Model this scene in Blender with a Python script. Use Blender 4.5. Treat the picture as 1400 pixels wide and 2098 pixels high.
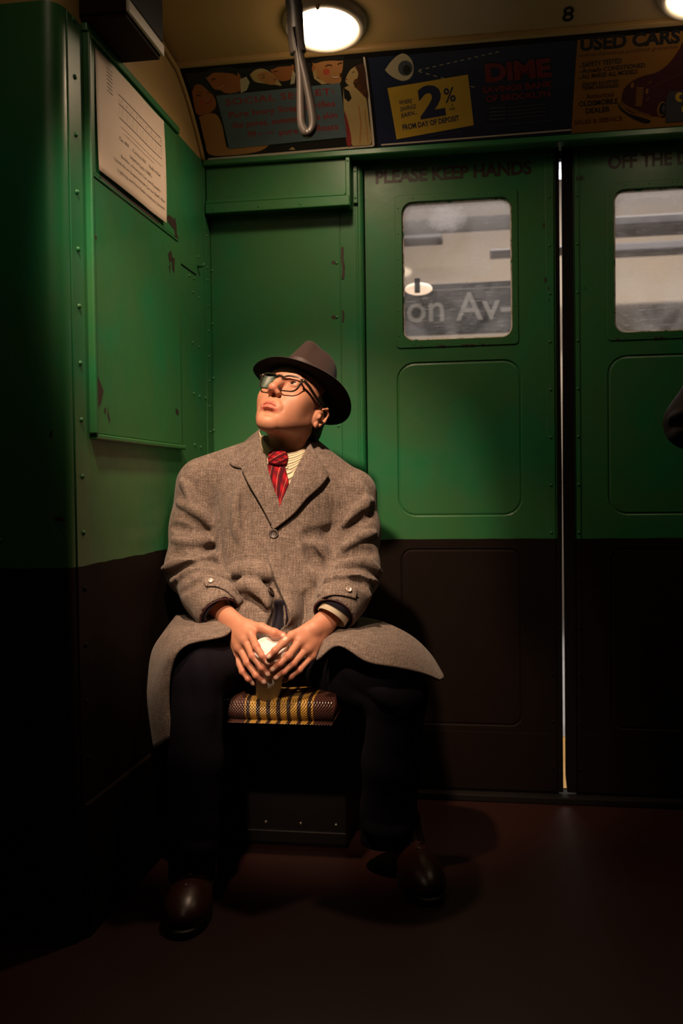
import bpy, bmesh, math, random
import numpy as np
from mathutils import Vector, Matrix

for o in list(bpy.data.objects): bpy.data.objects.remove(o)
SC = bpy.context.scene
COL = SC.collection
random.seed(7); RNG = np.random.default_rng(11)

# ------------------------------------------------------------------ camera
# room frame: X along the side wall with the doors, Y away from the camera (wall at 0), Z up, corner at X=0
FPX, YAW, PITCH, ROLL = 1945.72, 0.159309, -0.0248643, 0.0126836
CAM = np.array([0.868864, -2.879759, 0.95])
_fw = np.array([-math.sin(YAW)*math.cos(PITCH), math.cos(YAW)*math.cos(PITCH), math.sin(PITCH)])
_r0 = np.array([math.cos(YAW), math.sin(YAW), 0.0]); _u0 = np.cross(_r0, _fw)
_r = math.cos(ROLL)*_r0 - math.sin(ROLL)*_u0
_u = math.sin(ROLL)*_r0 + math.cos(ROLL)*_u0
def ray(x, y): return _fw + ((x-700.0)/FPX)*_r - ((y-1049.0)/FPX)*_u
def at(x, y, Y):                      # photograph point -> room point at depth Y
    d = ray(x, y); return CAM + d*((Y-CAM[1])/d[1])
def on_x(x, y, X=0.0):
    d = ray(x, y); return CAM + d*((X-CAM[0])/d[0])
cam_d = bpy.data.cameras.new('camera'); cam_o = bpy.data.objects.new('camera', cam_d); COL.objects.link(cam_o)
cam_d.sensor_fit = 'VERTICAL'; cam_d.sensor_height = 36.0; cam_d.lens = FPX/2098.0*36.0
cam_d.clip_start = 0.02
M = Matrix(((_r[0], _u[0], -_fw[0], CAM[0]), (_r[1], _u[1], -_fw[1], CAM[1]), (_r[2], _u[2], -_fw[2], CAM[2]), (0, 0, 0, 1)))
cam_o.matrix_world = M
cam_d.dof.use_dof = True; cam_d.dof.focus_distance = 2.40; cam_d.dof.aperture_fstop = 3.1
SC.camera = cam_o

# ------------------------------------------------------------------ world, exposure
wd = bpy.data.worlds.new('World'); SC.world = wd; wd.use_nodes = True
wd.node_tree.nodes['Background'].inputs[0].default_value = (0.9, 0.75, 0.55, 1)
wd.node_tree.nodes['Background'].inputs[1].default_value = 0.0005
SC.view_settings.view_transform = 'Standard'; SC.view_settings.look = 'None'
SC.view_settings.gamma = 1.0; SC.view_settings.use_curve_mapping = False
SC.view_settings.exposure = 0.0
WARM = (1.0, 0.68, 0.45)
LAMPS = [  # ceiling bull's-eye lamps: x, y (ceiling), beam target, beam watts, beam full angle, glow watts
    dict(p=(0.446, -0.420), aim=(0.44, -0.46, 0.5), beam=21.0, cone=164, glow=0.55, emit=9.0),
    dict(p=(1.385, -0.420), aim=(1.37, -0.50, 0.0), beam=2.2, cone=160, glow=0.25, emit=5.0),
    dict(p=(0.27, -1.54), aim=(0.31, -0.46, 0.99), beam=275.0, cone=45, glow=0.15, emit=9.0),
    dict(p=(0.34, -2.36), aim=(0.33, -0.62, 0.58), beam=200.0, cone=18, glow=0.1, emit=9.0),  # unseen fill lamp, added to brighten the lap, hands and cup
]

# ------------------------------------------------------------------ helpers
def tag(o, label=None, cat=None, group=None, kind=None):
    if label: o['label'] = label
    if cat: o['category'] = cat
    if group: o['group'] = group
    if kind: o['kind'] = kind
    return o
def link(o, parent=None):
    COL.objects.link(o)
    if parent is not None:
        o.parent = parent
        o.matrix_parent_inverse = parent.matrix_basis.inverted()
    return o
def empty(name, loc=(0, 0, 0), parent=None):
    o = bpy.data.objects.new(name, None); o.location = loc; o.empty_display_size = .05
    return link(o, parent)
def mesh_obj(name, verts, faces, m, parent=None, smooth=True):
    me = bpy.data.meshes.new(name); 
    me.from_pydata([tuple(map(float, v)) for v in verts], [], [tuple(map(int, f)) for f in faces])
    me.validate(); me.update()
    if m: me.materials.append(m)
    if smooth: me.polygons.foreach_set('use_smooth', [True]*len(me.polygons))
    return link(bpy.data.objects.new(name, me), parent)
def bm_obj(name, bm, m, parent=None, smooth=False):
    me = bpy.data.meshes.new(name); bm.normal_update(); bm.to_mesh(me); bm.free()
    if m: me.materials.append(m)
    if smooth: me.polygons.foreach_set('use_smooth', [True]*len(me.polygons))
    return link(bpy.data.objects.new(name, me), parent)
def inst(name, me, mat4, parent=None):
    o = bpy.data.objects.new(name, me); o.matrix_world = mat4
    COL.objects.link(o)
    if parent is not None:
        o.parent = parent; o.matrix_parent_inverse = parent.matrix_basis.inverted()
    return o
def box_bm(bm, lo, hi, bev=0.0, seg=2):
    b2 = bmesh.new(); bmesh.ops.create_cube(b2, size=1.0)
    lo = Vector(lo); hi = Vector(hi); c = (lo+hi)/2; s = hi-lo
    for v in b2.verts: v.co = Vector((v.co.x*s.x, v.co.y*s.y, v.co.z*s.z)) + c
    if bev > 0: bmesh.ops.bevel(b2, geom=b2.edges[:], offset=bev, segments=seg, affect='EDGES', profile=.5)
    t = bpy.data.meshes.new('t'); b2.to_mesh(t); b2.free(); bm.from_mesh(t); bpy.data.meshes.remove(t)
def box(name, lo, hi, m, parent=None, bev=0.0, seg=2):
    bm = bmesh.new(); box_bm(bm, lo, hi, bev, seg); return bm_obj(name, bm, m, parent, smooth=False)
def extrude_x(name, prof, x0, x1, m, parent=None, smooth=False, nx=1):
    """closed (y,z) profile extruded along X"""
    n = len(prof); V = []; F = []
    for i in range(nx+1):
        x = x0+(x1-x0)*i/nx
        V += [(x, p[0], p[1]) for p in prof]
    for i in range(nx):
        for j in range(n):
            k = (j+1) % n; F.append((i*n+j, i*n+k, (i+1)*n+k, (i+1)*n+j))
    F.append(tuple(range(n))[::-1]); F.append(tuple(nx*n+j for j in range(n)))
    o = mesh_obj(name, V, F, m, parent, smooth)
    bm = bmesh.new(); bm.from_mesh(o.data); bmesh.ops.recalc_face_normals(bm, faces=bm.faces[:]); bm.to_mesh(o.data); bm.free()
    return o
def rrect(x0, x1, z0, z1, r, n=6, m=5):
    P = []
    for cx, cz, a0 in ((x1-r, z1-r, 0), (x0+r, z1-r, 90), (x0+r, z0+r, 180), (x1-r, z0+r, 270)):
        for i in range(n+1):
            a = math.radians(a0+90.0*i/n); P.append((cx+r*math.cos(a), cz+r*math.sin(a)))
    Q = []; k = n+1
    for i, p in enumerate(P):
        Q.append(p)
        if i % k == n:
            q = P[(i+1) % len(P)]
            Q += [(p[0]+(q[0]-p[0])*t/(m+1), p[1]+(q[1]-p[1])*t/(m+1)) for t in range(1, m+1)]
    return Q
def tube(pts, rad, n=10, closed=False):
    pts = np.array(pts, float); m = len(pts); rad = np.broadcast_to(np.array(rad, float), (m,))
    T = np.gradient(pts, axis=0) if not closed else np.roll(pts, -1, 0)-np.roll(pts, 1, 0)
    T /= np.linalg.norm(T, axis=1)[:, None]+1e-12
    ref = np.array([0, 0, 1.0]) if abs(T[0][2]) < .9 else np.array([1.0, 0, 0])
    V = []; F = []; N = np.cross(T[0], ref); N /= np.linalg.norm(N)
    for i in range(m):
        N = N-T[i]*(N@T[i]); N /= np.linalg.norm(N); B = np.cross(T[i], N)
        for j in range(n):
            a = 2*math.pi*j/n; V.append(pts[i]+rad[i]*(math.cos(a)*N+math.sin(a)*B))
    for i in range(m if closed else m-1):
        for j in range(n):
            a, b = i*n+j, i*n+(j+1) % n; c, d = ((i+1) % m)*n+(j+1) % n, ((i+1) % m)*n+j
            F.append((a, b, c, d))
    if not closed: F += [tuple(range(n))[::-1], tuple((m-1)*n+j for j in range(n))]
    return V, F
def lathe(prof, n=48):
    """(r,h) profile about local z"""
    V = []; F = []; m = len(prof)
    for j in range(n):
        a = 2*math.pi*j/n
        for r_, h_ in prof: V.append((r_*math.cos(a), r_*math.sin(a), h_))
    for j in range(n):
        k = (j+1) % n
        for i in range(m-1): F.append((j*m+i, k*m+i, k*m+i+1, j*m+i+1))
    return V, F
def catmull(P, n):
    """resample a polyline with a Catmull-Rom spline, n samples"""
    P = np.array(P, float); m = len(P)
    if m < 3: 
        t = np.linspace(0, 1, n)[:, None]; return P[0]*(1-t)+P[-1]*t
    Q = np.vstack([2*P[0]-P[1], P, 2*P[-1]-P[-2]]); out = []
    for s in np.linspace(0, m-1-1e-9, n):
        i = int(s); t = s-i; a, b, c, d = Q[i:i+4]
        out.append(.5*(2*b+(c-a)*t+(2*a-5*b+4*c-d)*t*t+(3*b-a-3*c+d)*t**3))
    return np.array(out)
def patch(name, grid, thick, m, parent=None, nu=24, nv=24, side=None):
    """smooth sheet through a grid of 3D control points, with thickness and rounded rim"""
    g = np.array(grid, float)
    rows = np.array([catmull(row, nu) for row in g]); surf = np.array([catmull(rows[:, i], nv) for i in range(nu)]).transpose(1, 0, 2)
    du = np.gradient(surf, axis=1); dv = np.gradient(surf, axis=0)
    N = np.cross(du, dv); N /= np.linalg.norm(N, axis=2)[..., None]+1e-12
    tocam = CAM-surf.mean((0, 1))
    if (N.mean((0, 1))@tocam) < 0: N = -N
    V = list((surf+N*thick*.5).reshape(-1, 3))+list((surf-N*thick*.5).reshape(-1, 3)); K = nu*nv; F = []
    for i in range(nv-1):
        for j in range(nu-1):
            a, b, c, d = i*nu+j, i*nu+j+1, (i+1)*nu+j+1, (i+1)*nu+j
            F.append((a, b, c, d)); F.append((K+d, K+c, K+b, K+a))
    rim = [j for j in range(nu)]+[i*nu+nu-1 for i in range(1, nv)]+[(nv-1)*nu+j for j in range(nu-2, -1, -1)]+[i*nu for i in range(nv-2, 0, -1)]
    # rounded rim: one extra loop pushed outwards half way
    L = len(V); cen = []
    for q in range(len(rim)):
        p0, p1 = V[rim[q]], V[rim[q]+K]; a = np.array(V[rim[q-1]]); b = np.array(V[rim[(q+1) % len(rim)]])
        t = b-a; nn = np.array(p0)-np.array(p1); o = np.cross(t, nn); o /= np.linalg.norm(o)+1e-12
        c = (np.array(p0)+np.array(p1))/2
        if o@(c-surf.mean((0, 1))) < 0: o = -o
        cen.append(c+o*thick*.45)
    V += cen
    for q in range(len(rim)):
        k = (q+1) % len(rim)
        F.append((rim[q], L+q, L+k, rim[k])); F.append((L+q, rim[q]+K, rim[k]+K, L+k))
    o = mesh_obj(name, V, F, m, parent, True)
    bm = bmesh.new(); bm.from_mesh(o.data); bmesh.ops.recalc_face_normals(bm, faces=bm.faces[:]); bm.to_mesh(o.data); bm.free()
    return o

# ------------------------------------------------------------------ materials
def new_mat(name):
    m = bpy.data.materials.new(name); m.use_nodes = True
    return m, m.node_tree, m.node_tree.nodes['Principled BSDF']
def N(nt, t, **kw):
    n = nt.nodes.new(t)
    for k, v in kw.items(): setattr(n, k, v)
    return n
def mth(nt, op, a, b=None, c=None, clamp=False):
    n = nt.nodes.new('ShaderNodeMath'); n.operation = op; n.use_clamp = clamp
    for i, v in enumerate((a, b, c)):
        if v is None: continue
        if isinstance(v, (int, float)): n.inputs[i].default_value = v
        else: nt.links.new(v, n.inputs[i])
    return n.outputs[0]
def mixc(nt, fac, a, b, mode='MIX'):
    n = nt.nodes.new('ShaderNodeMix'); n.data_type = 'RGBA'; n.blend_type = mode
    for s, v in ((n.inputs['Factor'], fac), (n.inputs['A'], a), (n.inputs['B'], b)):
        if isinstance(v, (int, float)): s.default_value = v
        elif isinstance(v, tuple): s.default_value = v if len(v) == 4 else v+(1,)
        else: nt.links.new(v, s)
    return n.outputs['Result']
def noise(nt, scale, detail=3.0, rough=.5, vec=None, dist=0.0):
    n = N(nt, 'ShaderNodeTexNoise'); n.inputs['Scale'].default_value = scale; n.inputs['Detail'].default_value = detail
    n.inputs['Roughness'].default_value = rough; n.inputs['Distortion'].default_value = dist
    if vec is not None: nt.links.new(vec, n.inputs['Vector'])
    return n.outputs['Fac']
def ramp(nt, fac, stops):
    n = N(nt, 'ShaderNodeValToRGB'); cr = n.color_ramp
    while len(cr.elements) > 1: cr.elements.remove(cr.elements[-1])
    for i, (p, c) in enumerate(stops):
        e = cr.elements[0] if i == 0 else cr.elements.new(p)
        e.position = p; e.color = c if len(c) == 4 else tuple(c)+(1,)
    nt.links.new(fac, n.inputs['Fac']); return n.outputs['Color']
def bump(nt, bs, h, strength=.3, dist=.002):
    n = N(nt, 'ShaderNodeBump'); n.inputs['Strength'].default_value = strength; n.inputs['Distance'].default_value = dist
    nt.links.new(h, n.inputs['Height']); nt.links.new(n.outputs['Normal'], bs.inputs['Normal'])
def objco(nt): return N(nt, 'ShaderNodeTexCoord').outputs['Object']
def posco(nt): return N(nt, 'ShaderNodeNewGeometry').outputs['Position']
def mapped(nt, vec, scale):
    n = N(nt, 'ShaderNodeMapping'); n.inputs['Scale'].default_value = scale; nt.links.new(vec, n.inputs['Vector']); return n.outputs['Vector']
def simple(name, col, rough=.5, var=.12, nscale=30, metal=0.0, spec=.5, bmp=0.0, bscale=200, emit=None, estr=0.0, sheen=0.0):
    m, nt, bs = new_mat(name)
    v = objco(nt); f = noise(nt, nscale, 4, .55, v)
    c = mixc(nt, f, tuple(x*(1-var) for x in col), tuple(min(1, x*(1+var)) for x in col))
    nt.links.new(c, bs.inputs['Base Color']); bs.inputs['Roughness'].default_value = rough
    bs.inputs['Metallic'].default_value = metal; bs.inputs['Specular IOR Level'].default_value = spec
    if sheen: bs.inputs['Sheen Weight'].default_value = sheen; bs.inputs['Sheen Roughness'].default_value = .6
    if bmp: bump(nt, bs, noise(nt, bscale, 3, .5, v), bmp, .001)
    if emit: bs.inputs['Emission Color'].default_value = tuple(emit)+(1,); bs.inputs['Emission Strength'].default_value = estr
    return m
BORDER = 0.792
def paint_mat():
    m, nt, bs = new_mat('green_over_brown_enamel')
    p = posco(nt); sx = N(nt, 'ShaderNodeSeparateXYZ'); nt.links.new(p, sx.inputs[0])
    n1 = noise(nt, 2.6, 3, .55, p, .4); n2 = noise(nt, 14, 5, .6, p)
    g = ramp(nt, n1, [(0.38, (0.036, 0.146, 0.044)), (0.52, (0.026, 0.152, 0.050)), (0.64, (0.012, 0.172, 0.062))])
    g = mixc(nt, mth(nt, 'MULTIPLY', n2, .35), g, (0.030, 0.075, 0.022))
    br = mixc(nt, n2, (0.0048, 0.0022, 0.0013), (0.009, 0.0045, 0.0026))
    edge = mth(nt, 'ADD', sx.outputs['Z'], mth(nt, 'MULTIPLY', mth(nt, 'SUBTRACT', noise(nt, 9, 2, .5, p), .5), .008))
    c = mixc(nt, mth(nt, 'GREATER_THAN', edge, BORDER), br, g)
    # small chips to the brown undercoat
    chip = noise(nt, 38, 4, .7, p); cm = mth(nt, 'GREATER_THAN', chip, .735)
    c = mixc(nt, cm, c, (0.02, 0.009, 0.005))
    nt.links.new(c, bs.inputs['Base Color'])
    rr = mth(nt, 'ADD', mth(nt, 'MULTIPLY', n2, .25), .26); up_ = mth(nt, 'GREATER_THAN', edge, BORDER)
    nt.links.new(mth(nt, 'ADD', mth(nt, 'MULTIPLY', rr, up_), mth(nt, 'MULTIPLY', mth(nt, 'SUBTRACT', 1.0, up_), .72)), bs.inputs['Roughness'])
    nt.links.new(mth(nt, 'ADD', mth(nt, 'MULTIPLY', up_, .33), .12), bs.inputs['Specular IOR Level'])
    h = mth(nt, 'ADD', noise(nt, 60, 3, .5, p), mth(nt, 'MULTIPLY', noise(nt, 6, 2, .5, p), 2.0))
    bump(nt, bs, h, .12, .002)
    return m
MAT = {}
MAT['paint'] = paint_mat()
MAT['cream'] = simple('cream_enamel', (0.40, 0.26, 0.095), .45, .10, 5, bmp=.12, bscale=40)
MAT['floor'] = simple('dark_red_linoleum', (0.022, 0.0050, 0.0035), .46, .35, 3.0, bmp=.15, bscale=60)
MAT['rubber'] = simple('black_rubber', (0.004, 0.003, 0.003), .8, .2, 40, spec=.15)
MAT['black'] = simple('black_enamel', (0.006, 0.0045, 0.0045), .75, .2, 20, spec=.2)
MAT['oxblood'] = simple('oxblood_enamel', (0.016, 0.0028, 0.0028), .8, .25, 12, spec=.15, bmp=.1)
MAT['chip'] = simple('brown_undercoat', (0.022, 0.008, 0.005), .6, .3, 60)
MAT['letter'] = simple('brown_lettering', (0.018, 0.006, 0.004), .5, .25, 40)
MAT['steel'] = simple('dull_steel', (0.35, 0.31, 0.26), .35, .2, 60, metal=.9)
MAT['ivory_metal'] = simple('ivory_enamel_strap', (0.055, 0.048, 0.042), .38, .15, 30)

_dome = None
def dome_mesh(m, r=.0045, h=.0035, n=8):
    V = []; F = []
    for k, (rr, hh) in enumerate(((1, 0), (.92, .45), (.55, .85))):
        for j in range(n):
            a = 2*math.pi*j/n; V.append((r*rr*math.cos(a), r*rr*math.sin(a), h*hh))
    V.append((0, 0, h))
    for k in range(2):
        for j in range(n): F.append((k*n+j, k*n+(j+1) % n, (k+1)*n+(j+1) % n, (k+1)*n+j))
    for j in range(n): F.append((2*n+j, 2*n+(j+1) % n, 3*n))
    me = bpy.data.meshes.new('rivet'); me.from_pydata(V, [], F); me.materials.append(m)
    me.polygons.foreach_set('use_smooth', [True]*len(F)); return me
RIV = dome_mesh(MAT['paint'], .0048, .0042)
SCR = dome_mesh(MAT['paint'], .0038, .0022)
def M_face(p, nrm, s=1.0):
    n = Vector(nrm).normalized(); q = n.to_track_quat('Z', 'Y')
    return Matrix.Translation(Vector(p)) @ q.to_matrix().to_4x4() @ Matrix.Scale(s, 4)
def rivet(p, nrm, parent, name='rivet', me=None, s=1.0): return inst(name, me or RIV, M_face(p, nrm, s), parent)

def text_mesh(s, bold=0.0, shear=0.0, spacing=1.0):
    cu = bpy.data.curves.new('t', 'FONT'); cu.body = s; cu.offset = bold; cu.shear = shear; cu.space_character = spacing
    cu.resolution_u = 3; cu.fill_mode = 'BOTH'; cu.size = 1.0
    o = bpy.data.objects.new('t', cu); COL.objects.link(o)
    dg = bpy.context.evaluated_depsgraph_get(); me = bpy.data.meshes.new_from_object(o.evaluated_get(dg))
    V = np.array([v.co[:] for v in me.vertices]).reshape(-1, 3); F = [tuple(p.vertices) for p in me.polygons]
    bpy.data.objects.remove(o); bpy.data.curves.remove(cu); bpy.data.meshes.remove(me)
    return V, F
def text_uv(s, u0, u1, v0, v1, bold=0.0, shear=0.0, spacing=1.0, cap=None):
    """flat text scaled so that its ink spans u0..u1 and v0..v1"""
    V, F = text_mesh(s, bold, shear, spacing)
    a, b = V.min(0), V.max(0)
    if cap is None: cap = (a[1], b[1])
    U = np.empty((len(V), 2)); U[:, 0] = u0+(V[:, 0]-a[0])/(b[0]-a[0])*(u1-u0); U[:, 1] = v0+(V[:, 1]-cap[0])/(cap[1]-cap[0])*(v1-v0)
    return U, F
# ================================================================== SETTING
# ---- floor
fl = box('floor', (-2.2, -4.6, -0.06), (4.2, 0.03, 0.0), MAT['floor']); tag(fl, kind='structure')
sill = box('trim_1', (0.48, -0.012, 0.0), (3.2, 0.075, 0.022), MAT['black'], None, .004); tag(sill, kind='structure')

# ---- profile of the cove that carries the car cards: (y, z) from the shelf up to the ceiling moulding
COVE = catmull([(-.062, 1.956), (-.095, 1.992), (-.137, 2.030), (-.180, 2.064), (-.228, 2.097), (-.292, 2.130)], 41)
_cs = np.concatenate([[0], np.cumsum(np.linalg.norm(np.diff(COVE, axis=0), axis=1))])
def cove_pt(x, s, off=0.0):
    y = np.interp(s, _cs, COVE[:, 0]); z = np.interp(s, _cs, COVE[:, 1])
    e = 1e-3; q = np.clip(s, 2*e, _cs[-1]-2*e); ty = np.interp(q+e, _cs, COVE[:, 0])-np.interp(q-e, _cs, COVE[:, 0]); tz = np.interp(q+e, _cs, COVE[:, 1])-np.interp(q-e, _cs, COVE[:, 1])
    l = np.hypot(ty, tz); ny, nz = -tz/l, ty/l
    return np.stack([np.broadcast_to(x, np.shape(y)), y+ny*off, z+nz*off], -1)
def cove_us(px, py):
    """photograph point -> (x, arc length) on the cove"""
    d = ray(px, py)
    best = None
    for i in range(len(COVE)-1):
        a, b = COVE[i], COVE[i+1]
        # CAM.yz + t d.yz = a + s (b-a)
        A = np.array([[d[1], -(b-a)[0]], [d[2], -(b-a)[1]]]); rhs = np.array([a[0]-CAM[1], a[1]-CAM[2]])
        t, s = np.linalg.solve(A, rhs)
        if (-.02 if i else -3) <= s <= (1.02 if i < len(COVE)-2 else 4): 
            best = (CAM[0]+t*d[0], _cs[i]+s*(_cs[i+1]-_cs[i]))
    return best
CEIL = lambda y: 2.140 + .15*(-.29-y)          # sloping side ceiling

# ---- ceiling: side slopes and centre
cz = [(-.285, CEIL(-.285)), (-.8, CEIL(-.8)), (-1.1, 2.30), (-1.75, 2.30), (-2.05, CEIL(-.8)), (-2.565, CEIL(-.285))]
prof = cz + [(y, 2.40) for y in (-2.565, -.285)]
ce = extrude_x('ceiling', prof, -2.2, 4.2, MAT['cream']); tag(ce, kind='structure')
# cream moulding between cards and ceiling
mo = extrude_x('trim_2', [(-.284, 2.134), (-.298, 2.129), (-.310, 2.133), (-.312, 2.155), (-.284, 2.155)], 0.0, 4.2, MAT['cream']); tag(mo, kind='structure')
bd = mo.modifiers.new('b', 'BEVEL'); bd.width = .004; bd.segments = 2
# backing of the cove
cp = [tuple(p) for p in COVE]
back = extrude_x('trim_3', cp+[(-.292, 2.15), (0.05, 2.15), (0.05, 1.95)], 0.0, 4.2, MAT['black'], smooth=False); tag(back, kind='structure')
# ---- green shelf under the cards
sh = extrude_x('trim_4', [(0.04, 1.957), (-.060, 1.957), (-.066, 1.953), (-.066, 1.940), (-.062, 1.937), (-.018, 1.937), (-.018, 1.945), (0.04, 1.945)], 0.003, 4.2, MAT['paint']); tag(sh, kind='structure')

# ---- side wall beside the seat corner
wb = empty('wall_back', (0.24, 0, 0)); tag(wb, kind='structure')
box('wall_sheet', (-.05, .0, 0), (.468, .04, 1.957), MAT['paint'], wb)
box('panel', (.004, -.0025, .30), (.4115, .0, 1.806), MAT['paint'], wb, .0012)
box('panel', (.4135, -.0015, .30), (.462, .0, 1.806), MAT['paint'], wb, .001)
# rounded door post
pp = [(.04, .462)]+[(.012-.014*math.sin(math.radians(a)), .472-.012*math.cos(math.radians(a))) for a in range(0, 181, 20)]+[(.04, .484)]
V = []; F = []; n = len(pp)
for z in (0.0, 1.957): V += [(p[1], p[0], z) for p in pp]
for j in range(n-1): F.append((j, j+1, n+j+1, n+j))
mesh_obj('door_post', V, F, MAT['paint'], wb, True)
# valance above the panel: recessed face, bottom rail with drip edge, end cap, bracket
va = box('valance', (.006, -.046, 1.800), (.440, 0.0, 1.9365), MAT['paint'], wb, .002)
box('valance_rail', (.006, -.062, 1.793), (.452, -.040, 1.823), MAT['paint'], wb, .003)
box('valance_lip', (.006, -.058, 1.8235), (.440, -.044, 1.834), MAT['paint'], wb, .003)
box('valance_end', (.4405, -.058, 1.792), (.4535, 0.0, 1.9365), MAT['paint'], wb, .002)
box('bracket_plate', (.4555, -.012, 1.812), (.4695, -.002, 1.925), MAT['paint'], wb, .0025)
for z in (1.828, 1.908): rivet((.4625, -.012, z), (0, -1, 0), wb, 'screw', SCR, 1.0)
for px_, py_ in ((437, 424), (530, 416), (616, 409)):
    p = at(px_, py_, -.062); rivet((p[0], -.062, 1.805), (0, -1, 0), wb, 'screw', SCR, .95)
rivet((.447, -.058, 1.925), (0, -1, 0), wb, 'screw', SCR, .9)
for px_, py_ in ((432, 444), (558, 434), (688, 425), (434, 555), (435, 664), (690, 539), (690, 650), (437, 775), (438, 882), (694, 873)):
    p = at(px_, py_, -.0025); rivet((p[0], -.0025, p[2]), (0, -1, 0), wb, 'screw', SCR, 1.25)

def chip(parent, pts, nrm_axis, off, name='paint_chip'):
    """thin flake edge: irregular polygon lying on a wall; pts are room points"""
    V = [np.array(p, float)+np.array(nrm_axis)*off for p in pts]
    return mesh_obj(name, V, [tuple(range(len(V)))], MAT['chip'], parent, False)
def blob_px(pxs, fn):
    return [fn(*q) for q in pxs]
chip(wb, blob_px([(699, 507), (703, 505), (705, 510), (704, 530), (707, 545), (706, 568), (703, 573), (700, 570), (702, 552), (699, 530)], lambda a, b: at(a, b, -.0025)), (0, -1, 0), .0006)
chip(wb, blob_px([(701, 637), (704, 635), (706, 645), (704, 660), (701, 659), (702, 648)], lambda a, b: at(a, b, -.0025)), (0, -1, 0), .0006)
for q in ((684, 538), (684, 650)):
    chip(wb, blob_px([(q[0]+5*math.cos(a), q[1]+4*math.sin(a)) for a in np.linspace(0, 5.6, 7)], lambda a, b: at(a, b, -.0025)), (0, -1, 0), .0006)

# ---- doors ----------------------------------------------------------------
def rect_zone(V, F, x0, x1, z0, z1, loops, y, fill):
    """rectangle front face with nested rounded loops [(rrect points, y)], last one filled or open"""
    first, _ = loops[0]; n = len(first); base = len(V)
    cx, cz = (x0+x1)/2, (z0+z1)/2
    # outer boundary sampled to match first loop by projecting onto the rectangle
    for (px_, pz_) in first:
        dx, dz = px_-cx, pz_-cz; t = min(((x1-x0)/2)/abs(dx) if abs(dx) > 1e-9 else 1e9, ((z1-z0)/2)/abs(dz) if abs(dz) > 1e-9 else 1e9)
        V.append((cx+dx*t, y, cz+dz*t))
    for L, yy in loops:
        for (px_, pz_) in L: V.append((px_, yy, pz_))
    for k in range(len(loops)):
        for j in range(n):
            a = base+k*n+j; b = base+k*n+(j+1) % n
            F.append((b, a, a+n, b+n))
    # corner triangles of the rectangle
    for sx, sz in ((1, 1), (-1, 1), (-1, -1), (1, -1)):
        c = len(V); V.append((x1 if sx > 0 else x0, y, z1 if sz > 0 else z0))
        ring = list(range(base, base+n))
        # the two boundary points either side of that corner
        best = None
        for j in range(n):
            p, q = V[base+j], V[base+(j+1) % n]
            onv = abs(p[0]-(x1 if sx > 0 else x0)) < 1e-6, abs(q[0]-(x1 if sx > 0 else x0)) < 1e-6
            onh = abs(p[2]-(z1 if sz > 0 else z0)) < 1e-6, abs(q[2]-(z1 if sz > 0 else z0)) < 1e-6
            if (onv[0] and onh[1]) or (onh[0] and onv[1]): best = (base+j, base+(j+1) % n)
        if best: F.append((best[0], best[1], c))
    if fill: F.append(tuple(base+len(loops)*n+j for j in range(n))[::-1])
DOORY = 0.022
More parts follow.
